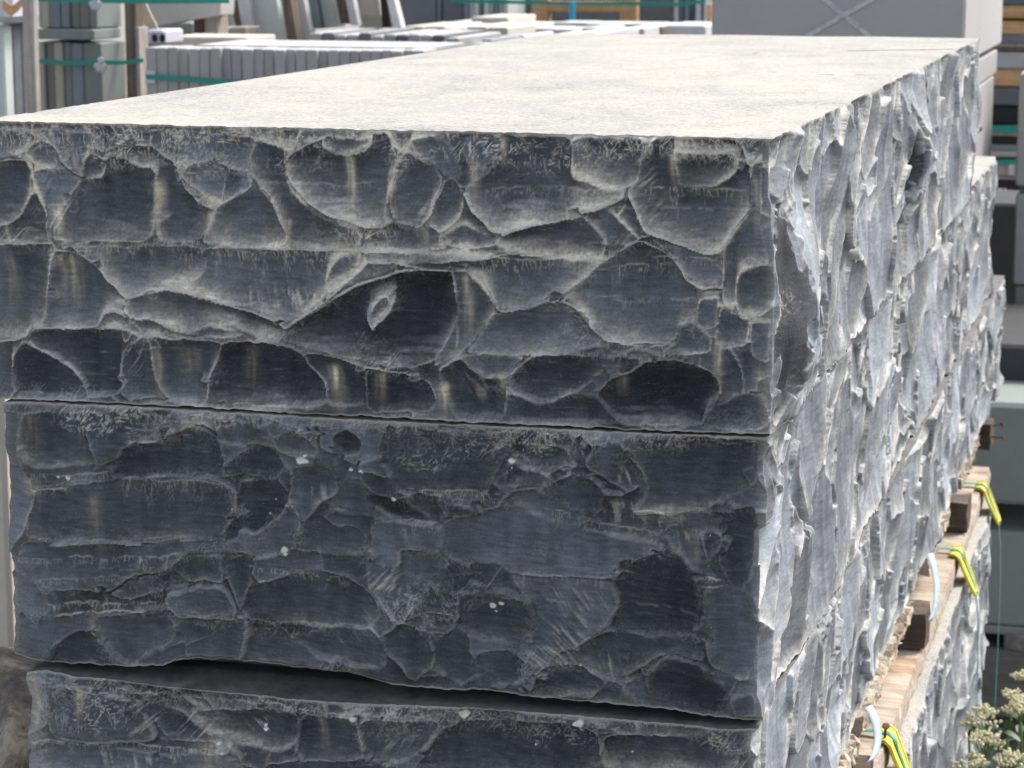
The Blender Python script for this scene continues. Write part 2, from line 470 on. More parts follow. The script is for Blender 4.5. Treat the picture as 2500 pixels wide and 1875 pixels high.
    for (cx_, cz_, rx_, rz_, k_, st) in fans:
        m = np.exp(-((U - cx_ - k_ * (cz_ - V) * .0) / rx_) ** 4 - ((V - cz_) / rz_) ** 4)
        pat = shear(gn(sh, .011 / dv, .0016 / du, rs) * .8 + .5 * gn(sh, .004 / dv, .001 / du, rs), k_)
        h += .0010 * m * pat * st
        mark = np.maximum(mark, m * sstep(.1, 1.4, pat) * st * .7 * sstep(-1.0, .8, gn(sh, .008 / dv, .008 / du, rs)))
    # bedding: long level steps
    bed = np.zeros(sh)
    for _ in range(3):
        z = rs.uniform(.1, .9) * H; x = rs.uniform(0, W); ln = rs.uniform(.08, .2)
        line = V - z - .0012 * gn(sh, 1e3, .02 / du, rs)
        along = sstep(ln, ln * .6, np.abs(U - x))
        h += finek * .0009 * along * np.tanh(line / .0012)
        bed = np.maximum(bed, along * np.exp(-(line / .0018) ** 2))
    h += finek * .00035 * gn(sh, .0012 / dv, .008 / du, rs) + .0005 * gn(sh, .008 / dv, .02 / du, rs)
    if step: h += step * gn(sh, .1 / dv, .1 / du, rs)
    for (by, bz, up_, down_, hz, am) in bulges:
        wy = U + .012 * gn(sh, .03 / dv, 1e3, rs) * sstep(0, .05, U)
        h += am * sstep(by - up_, by, wy) * (1 - sstep(by + .01, by + down_, wy)) * np.exp(-(np.abs(V - bz) / hz) ** 3) * sstep(0, .02, U)
    fb = flat if flatb is None else flatb
    a = (flat + (1 - flat) * sstep(0, .007, H - V)) * (fb + (1 - fb) * sstep(0, .007, V))
    h = h * a + (-.001) * (1 - a) + shift
    if soft: h = blur(h, soft, soft)
    return dict(h=h, lab=lab, bc=bc, U=U, V=V, du=du, dv=dv, near=near, reg=reg, lace=lace, lip=lipd, mark=mark, bed=bed, tint=tint, nl=nl, rs=rs, W=W, H=H)

def colour(D, base, chip, dustc, tvar=.18, chipw=.8, dustglow=.85, streaks=(), spots=(), lacew=.95, sat=0.0, dustglow_fade=None):
    rs = D['rs']; sh = D['h'].shape; du, dv = D['du'], D['dv']; U, V = D['U'], D['V']; h = D['h']
    tn = np.exp(rs.normal(0, tvar, D['nl']))
    for q, o in D['tint'].items(): tn[q] = o.get('c', 1.0) * math.exp(rs.normal(0, .06))
    T = tn[D['lab']]
    T = .75 * T + .25 * blur(T, 6)
    T = T * np.exp(.13 * gn(sh, .03 / dv, .03 / du, rs) + .09 * gn(sh, .02 / dv, .004 / du, rs))
    col = np.array(base)[None, None, :] * T[..., None]
    def lay(c, m):
        nonlocal col
        m = np.clip(m, 0, 1)[..., None]
        col = col * (1 - m) + np.array(c)[None, None, :] * m
    hs = blur(h, .0012 / dv, .0012 / du)
    slope = -(np.gradient(hs, axis=0) / dv)            # > 0 where the stone leans back, for dust and painted skylight
    slope2 = -(np.gradient(blur(h, .005 / dv, .005 / du), axis=0) / dv)
    g1 = gn(sh, .012 / dv, .02 / du, rs); g2 = gn(sh, .002 / dv, .003 / du, rs)
    dm = np.ones(sh) if dustglow_fade is None else dustglow_fade(U, V)
    d = D['lip'] * sstep(-.35, .15, slope2 + .1) * 1.15 + sstep(.35, 1.2, slope) * .4
    gritty = .88 + .16 * gn(sh, .0009 / dv, .0011 / du, rs).clip(-1.5, 1.5)
    lay(chip, d * dustglow * gritty * (.6 + .4 * dm) * 1.25)  # pale lower lips: grit plus skylight put into the colour
    lay(dustc, D['lip'] ** 1.5 * sstep(-.3, .2, slope2 + .1) * dustglow * 1.5 * gritty * dm)
    curv = h - blur(h, .0022 / dv, .0022 / du)
    r = sstep(.00012, .0009, curv + .0001 * g2)
    g4 = gn(sh, .02 / dv, .03 / du, rs)
    lay(chip, r * chipw * (.14 + .86 * np.clip(1.5 * D['lip'] + .25 * sstep(.4, 1.4, g4), 0, 1)))
    lay(chip, D['reg'] * D['lace'] * lacew * (.6 + .4 * np.clip(g1, -1, 1)))
    lay(dustc, D['reg'] * D['lace'] * lacew * .5 * dm)
    lay(chip, D['bed'] * .2 * sstep(-.3, .8, g2))
    lay(np.array(chip) * .6 + np.array(dustc) * .4, D['mark'] * .75)
    for (x, z0, z1, wd, st, wob) in streaks:            # rain-washed dust runs
        c = x + wob * (z1 - V) + .0015 * gn(sh, .02 / dv, 1e3, rs)
        m = np.exp(-((U - c) / wd) ** 2) * sstep(z0 - .015, z0 + .9 * (z1 - z0), V) * sstep(z1 + .004, z1 - .006, V)
        m = m * (.75 + .25 * gn(sh, .012 / dv, .0012 / du, rs).clip(-1.6, 1.6))
        lay(dustc, m * st)
    for (x, z, r0) in spots:
        a = np.sqrt(((U - x) * rs.uniform(.7, 1.2)) ** 2 + ((V - z) * rs.uniform(.9, 1.5)) ** 2)
        m = sstep(r0 * 1.15, r0 * .7, a + r0 * .35 * gn(sh, .003 / dv, .003 / du, rs))
        lay((.78, .78, .74), m); D['h'] += .0008 * m
    col *= (1 + .08 * gn(sh, .0012 / dv, .005 / du, rs))[..., None]
    return np.clip(col, .008, .9)

# ------------------------------------------------------------------ the main stack: geometry measured off the photograph
YF = 2.4854
XL, XR = -1.303, -0.4085
Z1T = 1.4242
def parse(s, yplane, zoff):
    """'A x,y x,y B x,y' : crop coordinates of the photograph traced onto the front plane"""
    T = {'A': (0, 290, 2.3284), 'B': (900, 290, 2.1), 'C': (0, 950, 2.2116), 'D': (900, 1000, 2.074), 'E': (0, 1500, 1.1642), 'P': (0, 0, 1.0)}
    cur = 'P'; out = []
    for tk in s.split():
        if tk in T: cur = tk; continue
        x, y = map(float, tk.split(','))
        ox, oy, k = T[cur]
        p = aty(ox + x / k, oy + y / k, yplane)
        out.append((p[0] - XL, p[2] - zoff))
    return out
def P1(s, **o): return (s, o)

CELLS1 = [
 P1('A -60,260 80,240 130,240 170,300 182,400 165,470 120,550 40,600 -60,600', c=.95),
 P1('A 180,290 300,270 350,262 470,335 400,430 300,600 310,680 290,690 250,500 190,380', c=1.5, d=.5),
 P1('A 130,210 180,140 240,120 300,160 345,220 330,260 230,268 160,250', c=1.4),
 P1('A -60,60 150,60 165,130 130,200 -60,255', c=1.3, d=.5),
 P1('A 165,65 500,70 600,150 600,190 520,170 480,240 470,330 350,250 300,150 200,120', c=1.35, d=.6),
 P1('A 400,470 470,335 580,330 610,225 680,215 760,265 850,275 890,330 870,360 900,695 330,690 320,650', c=.9),
 P1('A 600,190 720,140 780,155 850,150 920,210 1000,265 1040,380 1150,490 1230,530 1200,620 1130,695 910,695 880,360 895,310 840,270 770,262 680,215', c=.92),
 P1('A 1000,65 1130,75 1240,95 1230,235 1040,260 1005,265', c=1.3, d=.5),
 P1('A 700,70 990,65 1000,260 920,200 850,145 780,150', c=1.1, d=.6),
 P1('A 1010,270 1040,272 1230,240 1280,300 1280,380 1265,490 1180,450 1060,360 1020,300', c=1.3, d=.7),
 P1('A 1040,390 1080,400 1180,460 1260,510 1230,520 1130,480', c=1.0, o=.001),
 P1('A 1245,80 1450,110 1460,230 1400,290 1330,290 1235,240', c=1.3, d=.6),
 P1('A 1280,310 1400,305 1430,385 1275,475', c=1.0),
 P1('A 1400,310 1450,350 1480,410 1550,490 1600,570 1650,650 1640,720 1150,720 1220,560 1240,500 1430,390', c=.85),
 P1('A 1410,250 1460,120 1630,180 1625,260 1630,350 1670,430 1770,500 1930,570 2060,620 2080,660 2050,740 1640,735 1650,640 1560,490 1470,370 1400,300', c=.95),
 P1('A 1640,220 1900,95 2140,85 B 100,90 145,200 150,330 120,400 115,500 140,520 A 2200,610 2100,610 1930,555 1770,480 1680,400 1630,310', c=.85, d=1.5, t=.12),
 P1('A 1920,205 2000,210 2080,190 2130,150 2130,115 1960,110 1880,100 1840,150', c=1.1, o=-.002),
 P1('A -60,710 300,710 320,740 285,800 265,1000 245,1150 180,1180 120,1240 -60,1265', c=1.15, d=1.1),
 P1('A 320,750 400,755 460,790 520,820 620,910 720,1010 700,1080 600,1100 560,1190 180,1180 250,1150 275,850', c=1.2),
 P1('A 340,715 1150,720 1165,860 1090,920 960,970 830,1005 730,1020 640,930 530,820 460,770', c=1.35, t=.12),
 P1('A 1165,730 2070,740 2120,810 2000,920 1850,1040 1640,1180 1580,1140 1450,1100 1280,1060 1100,1000 980,960 1150,880', c=1.45, t=.15, o=.001),
 P1('A 1950,760 2070,750 2060,830 1980,910 1870,950 1900,840', c=1.4),
 P1('A 740,1025 860,1000 970,965 1100,1010 1290,1070 1450,1110 1590,1150 1640,1190 1600,1245 1480,1230 1330,1180 1200,1170 1080,1200 960,1180 850,1140 760,1130 710,1085', c=1.15, o=-.001),
 P1('A 590,1105 650,1100 730,1130 820,1200 830,1225 560,1190', c=.8, o=-.002),
 P1('A 760,1145 870,1145 980,1200 1080,1215 1200,1180 1330,1200 1400,1240 830,1225', c=1.1),
 P1('A 180,1185 700,1195 800,1230 700,1330 720,1420 680,1540 500,1560 480,1500 400,1400 300,1320 200,1280 150,1240', c=.62, o=-.004),
 P1('A -60,1270 110,1240 100,1290 50,1330 60,1420 110,1500 50,1590 -60,1590', c=.9),
 P1('A 120,1250 200,1285 300,1340 400,1420 480,1500 500,1570 470,1600 120,1590 50,1440 60,1340', c=.62),
 P1('A 750,1260 830,1230 870,1310 870,1400 940,1500 980,1580 700,1580 690,1420 700,1330', c=.8),
 P1('A 830,1235 1280,1260 1240,1340 1180,1480 1150,1620 980,1600 900,1480 870,1330', c=.9, o=-.003),
 P1('A 1280,1265 1440,1260 1640,1280 1740,1330 1770,1400 1850,1500 1870,1620 1150,1620 1190,1480 1250,1330', c=.42, o=-.005, d=1.2),
 P1('A 1740,1330 1900,1330 2050,1400 2212,1450 2212,1620 1880,1620 1860,1500 1780,1400', c=.5, o=-.004),
 P1('A 1610,1240 1700,1150 1850,1050 2000,960 2100,930 2200,895 B 60,820 180,785 310,775 430,785 440,800 440,850 460,1000 400,1150 350,1250 240,1285 0,1240 A 2080,1380 1900,1310 1760,1280', c=.42, d=1.7, o=-.003),
 P1('B 430,785 500,785 560,840 620,910 657,975 600,1060 550,1120 480,1200 400,1260 350,1270 400,1150 462,1000 445,850', c=1.1, o=-.001),
 P1('P 955,712 967,735 955,765 930,790 918,808 908,790 900,765 905,740 925,718', c=3.0, o=.0005),
 P1('P 948,722 954,738 944,758 928,776 917,790 912,768 918,742 932,726', c=.95, o=-.0015),
 P1('B 150,160 230,180 330,240 380,300 330,430 320,500 270,545 190,530 140,500 125,420 160,340', c=1.1),
 P1('B 215,110 370,80 450,200 480,290 400,300 330,230 240,180', c=1.2, d=.6),
 P1('B 390,310 440,310 490,380 490,470 470,520 380,580 330,600 320,500 340,430', c=1.05),
 P1('B 0,610 60,570 140,522 180,548 260,558 320,540 390,585 370,640 420,665 0,675', c=1.15),
 P1('B 0,680 640,700 640,712 500,730 0,745', c=1.9, o=.003),
 P1('B 500,90 640,85 690,150 640,200 590,260 550,285 510,240 470,170', c=1.3, d=.6),
 P1('B 700,85 1040,85 1045,150 1040,250 1060,300 1190,345 1335,355 1330,400 1240,435 1160,470 1000,515 830,555 690,600 620,560 540,480 490,380 500,350 590,290 690,180', c=.92, d=1.5, t=.12),
 P1('B 1050,90 1390,90 1410,180 1400,310 1330,350 1190,340 1060,300 1040,240', c=1.0, d=.7),
 P1('B 690,600 830,560 1000,520 1110,500 1190,580 1230,620 1215,690 1190,720 1060,715 740,690 660,640', c=.95),
 P1('B 370,620 440,560 500,540 570,580 680,600 660,640 560,660 450,660', c=1.1, d=1.3),
 P1('B 500,780 520,730 740,690 1060,720 1230,715 1170,770 1100,830 970,920 830,970 670,990 640,920 590,830', c=1.4, t=.14),
 P1('B 1480,95 1900,110 1950,240 1950,460 1870,570 1810,690 1720,700 1580,650 1430,585 1380,470 1340,370 1400,310 1410,200', c=.9, d=1.5, t=.12),
 P1('B 1560,170 1680,180 1880,170 1905,240 1850,310 1760,350 1600,350', c=.75, o=-.002),
 P1('B 1110,500 1240,450 1330,550 1400,610 1330,640 1290,690 1240,710 1230,620', c=1.15, d=.6),
 P1('B 1230,720 1300,680 1400,620 1500,690 1570,750 1620,830 1680,870 1690,1040 1600,1060 1570,1160 1330,1160 1210,1155 1140,1060 1100,1000 980,930 1100,840', c=1.15, t=.08),
 P1('B 1440,600 1590,660 1720,700 1800,710 1800,850 1820,890 1700,880 1620,820 1560,720', c=1.5, d=.6),
 P1('B 1700,885 1760,875 1815,885 1780,900', c=.5, o=-.005),
 P1('B 1810,700 1880,580 1960,470 1960,240 2030,200 2020,440 2010,560 2040,760 1950,770 1890,850 1870,1000 1810,960', c=1.1),
 P1('B 1900,780 2040,760 2065,860 2060,960 1990,1020 1900,1030 1870,950 1880,850', c=1.1),
 P1('B 500,1200 560,1130 640,1010 670,993 830,973 970,930 1090,1000 1150,1090 1200,1160 1030,1200 830,1212 650,1215', c=1.3),
 P1('B 490,1215 800,1215 720,1330 600,1330 520,1260', c=1.15),
 P1('B 1700,930 1800,930 1790,1080 1720,1100 1690,1040', c=1.2),
 P1('B 1580,1150 1600,1070 1660,1040 1720,1100 1760,1130 1760,1210 1480,1220', c=.9),
 P1('B 1790,1090 1810,980 1900,1030 1950,1040 1930,1160 1860,1180 1780,1170', c=1.2),
 P1('B 1950,1050 2040,1050 2030,1180 2040,1260 1960,1220', c=.9),
 P1('B 0,1270 110,1290 240,1320 330,1370 360,1440 340,1500 0,1510', c=.5, o=-.003),
 P1('B 380,1290 470,1230 540,1300 600,1340 700,1340 700,1540 460,1540 400,1400', c=.5, o=-.003),
 P1('B 720,1330 830,1230 960,1210 1200,1225 1450,1240 1330,1320 1200,1300 1080,1380 900,1450 740,1400', c=.5, o=-.004),
 P1('B 1330,1320 1420,1260 1540,1245 1680,1270 1780,1320 1800,1400 1740,1480 1710,1580 1300,1560 1170,1420 1230,1350', c=.36, d=1.6, o=-.004),
 P1('B 700,1400 900,1455 1080,1390 1180,1430 1300,1560 1000,1570 700,1540', c=.55),
 P1('B 1800,1190 1850,1190 1900,1280 1910,1400 1860,1490 1800,1500 1810,1400 1790,1300', c=1.0),
 P1('B 1760,1500 1900,1410 2030,1430 2030,1620 1700,1600', c=.95),
 P1('B 2040,1330 2050,1440 1990,1400 1990,1350', c=.6),
]
CELLS2 = [
 P1('C 20,100 130,110 120,250 150,420 200,550 200,650 120,800 60,880 20,860', c=1.7, o=-.002),
 P1('C 150,100 440,90 460,200 500,300 540,390 200,390 140,280', c=.85),
 P1('C 460,90 800,110 930,100 920,180 830,240 750,270 640,350 540,380 490,250', c=.95),
 P1('C 700,290 900,260 960,230 1060,180 1200,250 1230,400 1220,480 640,470 650,370', c=.62, o=-.002),
 P1('C 930,120 1160,130 1340,150 1480,230 1490,310 1400,300 1250,290 1150,200 1060,180', c=1.1),
 P1('C 220,520 640,480 1220,490 1310,560 1290,700 1230,840 150,800 190,650', c=.9),
 P1('C 1230,400 1330,330 1420,300 1510,330 1540,420 1490,480 1350,460 1240,480', c=.6),
 P1('C 1540,620 1640,650 1620,780 1560,900 1500,930 1400,960 1330,930 1020,920 1100,870 1250,880 1380,840 1480,750', c=1.55),
 P1('C 1340,490 1500,480 1560,580 1530,660 1460,760 1360,840 1240,870 1230,840 1290,700 1310,560', c=.55, o=-.003),
 P1('C 130,810 1230,850 1120,870 1010,930 940,1000 700,1020 600,1100 250,1080 120,900', c=1.2),
 P1('C 1600,870 1640,740 1740,700 1830,770 1920,760 1980,830 1970,900 1850,930 1750,910 1610,890', c=.9),
 P1('C 1580,430 1750,420 1830,480 1850,560 1740,620 1700,690 1640,740 1560,600', c=1.2),
 P1('C 1490,250 1600,200 1700,280 1750,360 1620,380 1520,330', c=1.0),
 P1('C 1820,260 1900,180 1980,250 1960,330 1830,360', c=.6, o=-.002),
 P1('C 600,1110 700,1030 830,1020 960,1020 1040,1100 900,1110 720,1150', c=1.0, o=-.001),
 P1('C 1010,930 1230,940 1240,1100 1150,1080 1050,1100 960,1010', c=1.0),
 P1('C 1240,970 1340,950 1390,970 1370,1100 1320,1250 1280,1160 1250,1060', c=.9),
 P1('C 1240,1110 1310,1240 1290,1310 1000,1310 910,1230 900,1150 1100,1120', c=1.35),
 P1('C 1330,1240 1360,1100 1420,1080 1700,1010 1870,1050 1990,1110 2050,1230 2000,1310 1750,1330 1450,1310 1370,1300', c=.72, d=1.2, o=-.002),
 P1('C 200,1290 240,1220 450,1230 520,1300 300,1360 290,1440 220,1460 100,1450 110,1200', c=1.3),
 P1('C 300,1400 360,1330 450,1300 540,1350 600,1420 630,1490 290,1470', c=.72, o=-.002),
 P1('C 460,1240 890,1220 950,1310 920,1400 800,1440 720,1490 640,1470 600,1400 540,1310', c=1.1),
 P1('C 110,900 240,1090 300,1190 220,1230 90,1180 70,960', c=1.35),
 P1('C 930,1400 960,1320 1160,1350 1170,1400 1050,1440 850,1440', c=.85),
 P1('C 1700,1370 1760,1330 2000,1310 2090,1400 2090,1540 1750,1530 1560,1390', c=1.0),
 P1('D 110,60 700,110 720,200 650,310 600,400 560,450 160,410 110,280', c=.85),
 P1('D 0,430 110,430 240,500 320,570 160,560 80,520 20,480', c=.5, o=-.004),
 P1('D 720,260 770,260 840,310 760,370 720,360', c=.65, o=-.002),
 P1('D 720,150 820,160 1000,170 1080,290 1010,265 920,310 850,290 780,250', c=1.05),
 P1('D 1020,110 1060,160 1115,250 1090,270 1055,200', c=.6, o=-.003),
 P1('D 1100,270 1220,150 1280,160 1300,230 1380,330 1410,380 1320,410 1220,360', c=1.1, o=.002),
 P1('D 1080,290 1130,300 1240,350 1330,410 1250,410 1140,340', c=.6, o=-.002),
 P1('D 1290,130 1970,150 1970,390 1850,430 1700,500 1580,530 1340,510 1420,430 1390,320 1300,220', c=.85, d=1.3, t=.1),
 P1('D 360,580 720,470 900,560 1100,600 1480,670 1500,700 1380,760 1290,830 1250,870 720,840 640,770 490,790 400,740', c=1.55, d=.5, t=.1),
 P1('D 20,600 150,570 370,590 385,690 350,730 180,700 140,790 10,770', c=1.5),
 P1('D 160,710 220,705 400,760 350,900 230,880 150,820', c=1.1),
 P1('D 350,820 420,770 490,790 520,900 430,950 360,920', c=1.0),
 P1('D 720,850 1250,880 1280,960 1280,1040 1180,1150 1050,1220 920,1290 830,1350 830,1180 850,1000 760,920', c=1.5, d=.8),
 P1('D 1250,870 1330,790 1450,740 1520,700 1620,760 1670,830 1680,1130 1560,1180 1200,1170 1290,1000 1260,920', c=.68, d=1.4, o=-.004),
 P1('D 1000,1310 900,1290 1080,1210 1200,1170 1500,1180 1680,1150 1690,1290 1560,1280 1440,1290 1350,1380 1180,1390 1120,1340', c=.75, o=-.003),
 P1('D 850,1350 900,1310 1060,1320 1180,1400 1200,1440 950,1460 830,1450', c=.68, o=-.004),
 P1('D 1680,900 1810,890 1900,930 1960,950 1960,1340 1850,1350 1720,1290 1690,1160', c=1.3),
 P1('D 1800,530 1960,500 1960,890 1830,870 1780,760 1780,620', c=.7, o=-.003),
 P1('D 1500,620 1560,580 1680,640 1720,780 1780,860 1660,820 1610,750 1540,690', c=1.4, d=.6),
 P1('D 1590,530 1700,520 1780,560 1770,620 1680,640 1600,590', c=1.2),
 P1('D 540,1330 560,1280 700,1270 800,1300 800,1380 720,1430 580,1420', c=.75),
 P1('D 190,1080 300,1050 420,1060 455,1140 400,1170 250,1160', c=1.0),
 P1('D 460,950 640,930 820,960 850,1100 830,1160 700,1210 580,1200 460,1140', c=.8),
 P1('D 1500,1290 1700,1300 1800,1400 1800,1540 1450,1500 1400,1400', c=.62),
 P1('D 1810,1470 1950,1440 1950,1560 1840,1560', c=1.1),
]
CELLS3 = [
 P1('E 70,160 150,180 150,300 90,330 60,250', c=2.2),
 P1('E 150,180 380,230 460,340 300,360 150,330', c=.85),
 P1('E 380,220 520,260 620,345 480,340', c=.95),
 P1('E 530,260 740,240 850,250 850,330 800,370 630,340', c=.85),
 P1('E 860,250 1020,270 1050,400 850,390', c=.9, o=-.002),
 P1('E 1030,270 1260,280 1220,350 1150,400 1050,400', c=1.1),
 P1('E 1270,290 1700,310 1720,437 1180,437', c=.62),
 P1('E 1720,330 2100,350 2100,437 1720,437', c=.7),
 P1('E 60,350 450,380 680,380 700,437 60,437', c=1.5, t=.15),
]
STREAK1 = [('A', 885, 350, 690, 26, .85), ('A', 1995, 205, 560, 26, .7), ('A', 370, 760, 1140, 60, .38), ('A', 330, 480, 680, 30, .8),
           ('A', 1200, 520, 690, 22, .7), ('A', 1640, 560, 740, 16, .5), ('A', 1900, 1390, 1640, 34, .8), ('A', 900, 1300, 1560, 22, .4), ('A', 30, 760, 1150, 30, .25),
           ('A', 1420, 1290, 1500, 34, .28), ('A', 1040, 1300, 1500, 60, .22), ('B', 500, 800, 1120, 26, .5), ('B', 1570, 170, 360, 22, .75), ('B', 695, 90, 200, 14, .7), ('B', 545, 200, 380, 22, .5),
           ('B', 385, 1350, 1520, 26, .7), ('B', 1795, 1150, 1380, 22, .45), ('B', 60, 1290, 1420, 30, .4), ('B', 690, 1300, 1400, 26, .4),
           ('B', 1305, 1310, 1400, 26, .25), ('B', 1980, 300, 700, 14, .3), ('B', 290, 560, 600, 30, .5), ('A', 600, 700, 900, 60, .1), ('B', 2000, 1290, 1600, 30, .25)]
STREAK2 = [('C', 150, 100, 400, 60, .15), ('C', 520, 560, 800, 40, .22), ('C', 200, 460, 560, 60, .35), ('C', 1100, 130, 160, 90, .4), ('D', 1500, 480, 520, 110, .4), ('D', 1660, 620, 800, 30, .2)]
STREAK3 = [('E', 230, 190, 300, 14, .45), ('E', 110, 160, 430, 30, .5), ('E', 600, 340, 430, 40, .3), ('E', 930, 260, 380, 14, .2)]
SPOTS2 = [('C', 1640, 378, 22), ('C', 1660, 350, 10), ('C', 1900, 435, 14), ('C', 1975, 430, 13), ('C', 1550, 905, 16), ('C', 1550, 930, 16), ('C', 1455, 702, 6), ('C', 1490, 615, 5), ('C', 1272, 664, 4),
          ('C', 340, 450, 16), ('C', 390, 455, 11), ('C', 1880, 350, 6), ('C', 1795, 330, 5), ('D', 737, 250, 17), ('D', 735, 285, 7), ('D', 130, 450, 16), ('D', 635, 1020, 20), ('D', 675, 1005, 14), ('D', 645, 1052, 5),
          ('D', 1738, 1113, 4), ('D', 1738, 638, 3), ('C', 905, 1165, 9), ('D', 500, 205, 4), ('D', 1075, 1320, 5)]
SPOTS3 = [('E', 1020, 265, 11), ('E', 1325, 279, 13), ('E', 1656, 300, 15), ('E', 625, 348, 9), ('E', 637, 376, 7), ('E', 752, 310, 8), ('E', 752, 298, 5), ('E', 1685, 350, 4), ('E', 1525, 366, 3), ('E', 1800, 385, 3)]
TT = {'A': (0, 290, 2.3284), 'B': (900, 290, 2.1), 'C': (0, 950, 2.2116), 'D': (900, 1000, 2.074), 'E': (0, 1500, 1.1642)}
def streaks(L, zo):
    out = []
    for c, x, y0, y1, wd, st in L:
        ox, oy, k = TT[c]
        a = aty(ox + x / k, oy + y0 / k, YF); b = aty(ox + x / k, oy + y1 / k, YF)
        out.append((a[0] - XL, b[2] - zo, a[2] - zo, wd / k * .00044, st, .03))
    return out
def spots(L, zo):
    out = []
    for c, x, y, r in L:
        ox, oy, k = TT[c]; a = aty(ox + x / k, oy + y / k, YF)
        out.append((a[0] - XL, a[2] - zo, r / k * .00044))
    return out
def fans(L, zo):
    out = []
    for c, x, y, rx, ry, k_, st in L:
        ox, oy, k = TT[c]; a = aty(ox + x / k, oy + y / k, YF)
        out.append((a[0] - XL, a[2] - zo, rx / k * .00044, ry / k * .00044, k_, st))
    return out
def ticks(L, zo):
    out = []
    for c, xa, ya, xb_, yb, ln, st in L:
        ox, oy, k = TT[c]; a = aty(ox + xa / k, oy + ya / k, YF); b = aty(ox + xb_ / k, oy + yb / k, YF)
        out.append((a[0] - XL, a[2] - zo, b[0] - XL, b[2] - zo, ln / k * .00044, st))
    return out
TICK1 = [('A', 330, 690, 1180, 690, 50, .8), ('A', 340, 720, 1170, 722, 90, .7), ('A', -40, 690, 300, 700, 40, .6), ('A', 1180, 735, 2060, 740, 110, .75), ('B', 500, 725, 1220, 712, 100, .8), ('B', 0, 690, 740, 670, 25, .7),
         ('B', 1040, 350, 1330, 352, 30, .9), ('B', 590, 345, 1100, 348, 70, .45), ('B', 1400, 355, 1950, 365, 80, .6), ('A', 1040, 300, 1240, 300, 60, .6), ('A', 1440, 355, 2150, 355, 25, .4), ('B', 1230, 925, 1690, 935, 35, .35),
         ('B', 1230, 740, 1560, 745, 70, .6), ('B', 1440, 720, 1790, 720, 60, .6), ('B', 1480, 170, 1850, 172, 30, .4), ('B', 1060, 150, 1390, 150, 60, .5), ('B', 1210, 1158, 1570, 1166, 20, 1.0), ('B', 1040, 1190, 1500, 1228, 30, .5),
         ('A', 170, 1180, 700, 1190, 40, .5), ('A', 830, 1225, 1400, 1240, 25, .5), ('A', 480, 325, 580, 330, 60, .5), ('A', 280, 700, 1100, 705, 20, .5)]
FAN1 = [('A', 230, 400, 75, 110, -.5, .9), ('A', 380, 230, 120, 90, .5, .8), ('A', 60, 640, 110, 60, -.9, .9), ('A', 310, 560, 45, 100, -.4, .7), ('A', 1130, 170, 90, 80, .9, .7), ('A', 1640, 1010, 260, 55, .25, 1.0), ('A', 1800, 1010, 110, 50, -.3, 1.1),
        ('A', 1340, 200, 90, 90, .1, .6), ('A', 760, 1350, 55, 110, -.8, .7), ('A', 300, 110, 150, 50, .7, .7), ('A', 900, 120, 130, 50, -.4, .6), ('B', 150, 220, 60, 90, -.6, .8), ('B', 300, 480, 50, 60, -.8, .8), ('B', 300, 180, 110, 70, .6, .6),
        ('B', 580, 200, 60, 90, -.9, .8), ('B', 1420, 250, 50, 110, -1.0, .8), ('B', 1330, 640, 110, 60, -.8, .9), ('B', 1440, 460, 70, 90, -.8, .6), ('B', 1900, 1210, 60, 60, .5, .8), ('B', 1910, 160, 90, 60, .3, .6), ('B', 540, 1350, 70, 110, .5, .6), ('B', 430, 1120, 60, 70, 0, .5)]
TICK2 = [('C', 160, 430, 640, 430, 60, .45), ('C', 640, 470, 1300, 520, 130, .4), ('C', 160, 520, 380, 518, 30, 1.0), ('C', 130, 790, 1200, 830, 30, .4), ('C', 140, 900, 1000, 920, 60, .5), ('C', 200, 1000, 900, 1010, 60, .35), ('C', 250, 1140, 850, 1170, 50, .6),
         ('C', 310, 1215, 850, 1212, 10, .9), ('C', 700, 275, 930, 262, 12, .9), ('D', 1330, 500, 1600, 520, 30, 1.0), ('D', 880, 490, 1500, 640, 60, .4), ('D', 160, 565, 370, 575, 90, .5), ('D', 720, 840, 1250, 870, 60, .4), ('C', 1380, 1090, 1500, 1075, 12, .7), ('C', 1350, 1320, 2000, 1330, 30, .4),
         ('D', 1680, 820, 1800, 860, 10, 1.0), ('D', 1680, 890, 1810, 890, 10, .7), ('C', 460, 100, 1300, 170, 60, .5), ('D', 120, 60, 1200, 130, 60, .5), ('D', 200, 400, 680, 420, 70, .5), ('C', 1340, 1000, 1900, 1060, 60, .5)]
FAN2 = [('D', 960, 1180, 150, 150, 1.1, 1.0), ('D', 930, 1290, 110, 60, 1.3, 1.0), ('D', 1250, 520, 180, 60, .2, .8), ('D', 1630, 670, 70, 60, .1, .7), ('D', 1060, 980, 160, 70, .7, .6), ('C', 1760, 520, 120, 90, .2, .6), ('C', 1300, 150, 200, 40, .5, .5), ('D', 80, 880, 120, 80, -.8, .7), ('D', 100, 1120, 110, 80, .9, .6),
        ('D', 650, 240, 60, 90, -1.0, .6), ('D', 1300, 330, 60, 50, .3, .7), ('C', 880, 940, 110, 60, .1, .5), ('C', 760, 1120, 120, 60, .1, .5), ('D', 1250, 1330, 140, 60, .4, .5), ('C', 1850, 1390, 120, 60, .6, .6), ('D', 350, 1130, 100, 60, -.4, .5)]
FAN3 = [('E', 105, 260, 35, 110, .8, .9), ('E', 220, 210, 50, 40, .7, .6), ('E', 400, 280, 60, 60, -1.0, .6), ('E', 560, 300, 60, 50, -.9, .7), ('E', 740, 280, 40, 40, .9, .6), ('E', 1130, 330, 60, 50, -.7, .6), ('E', 400, 410, 200, 25, .3, .7)]
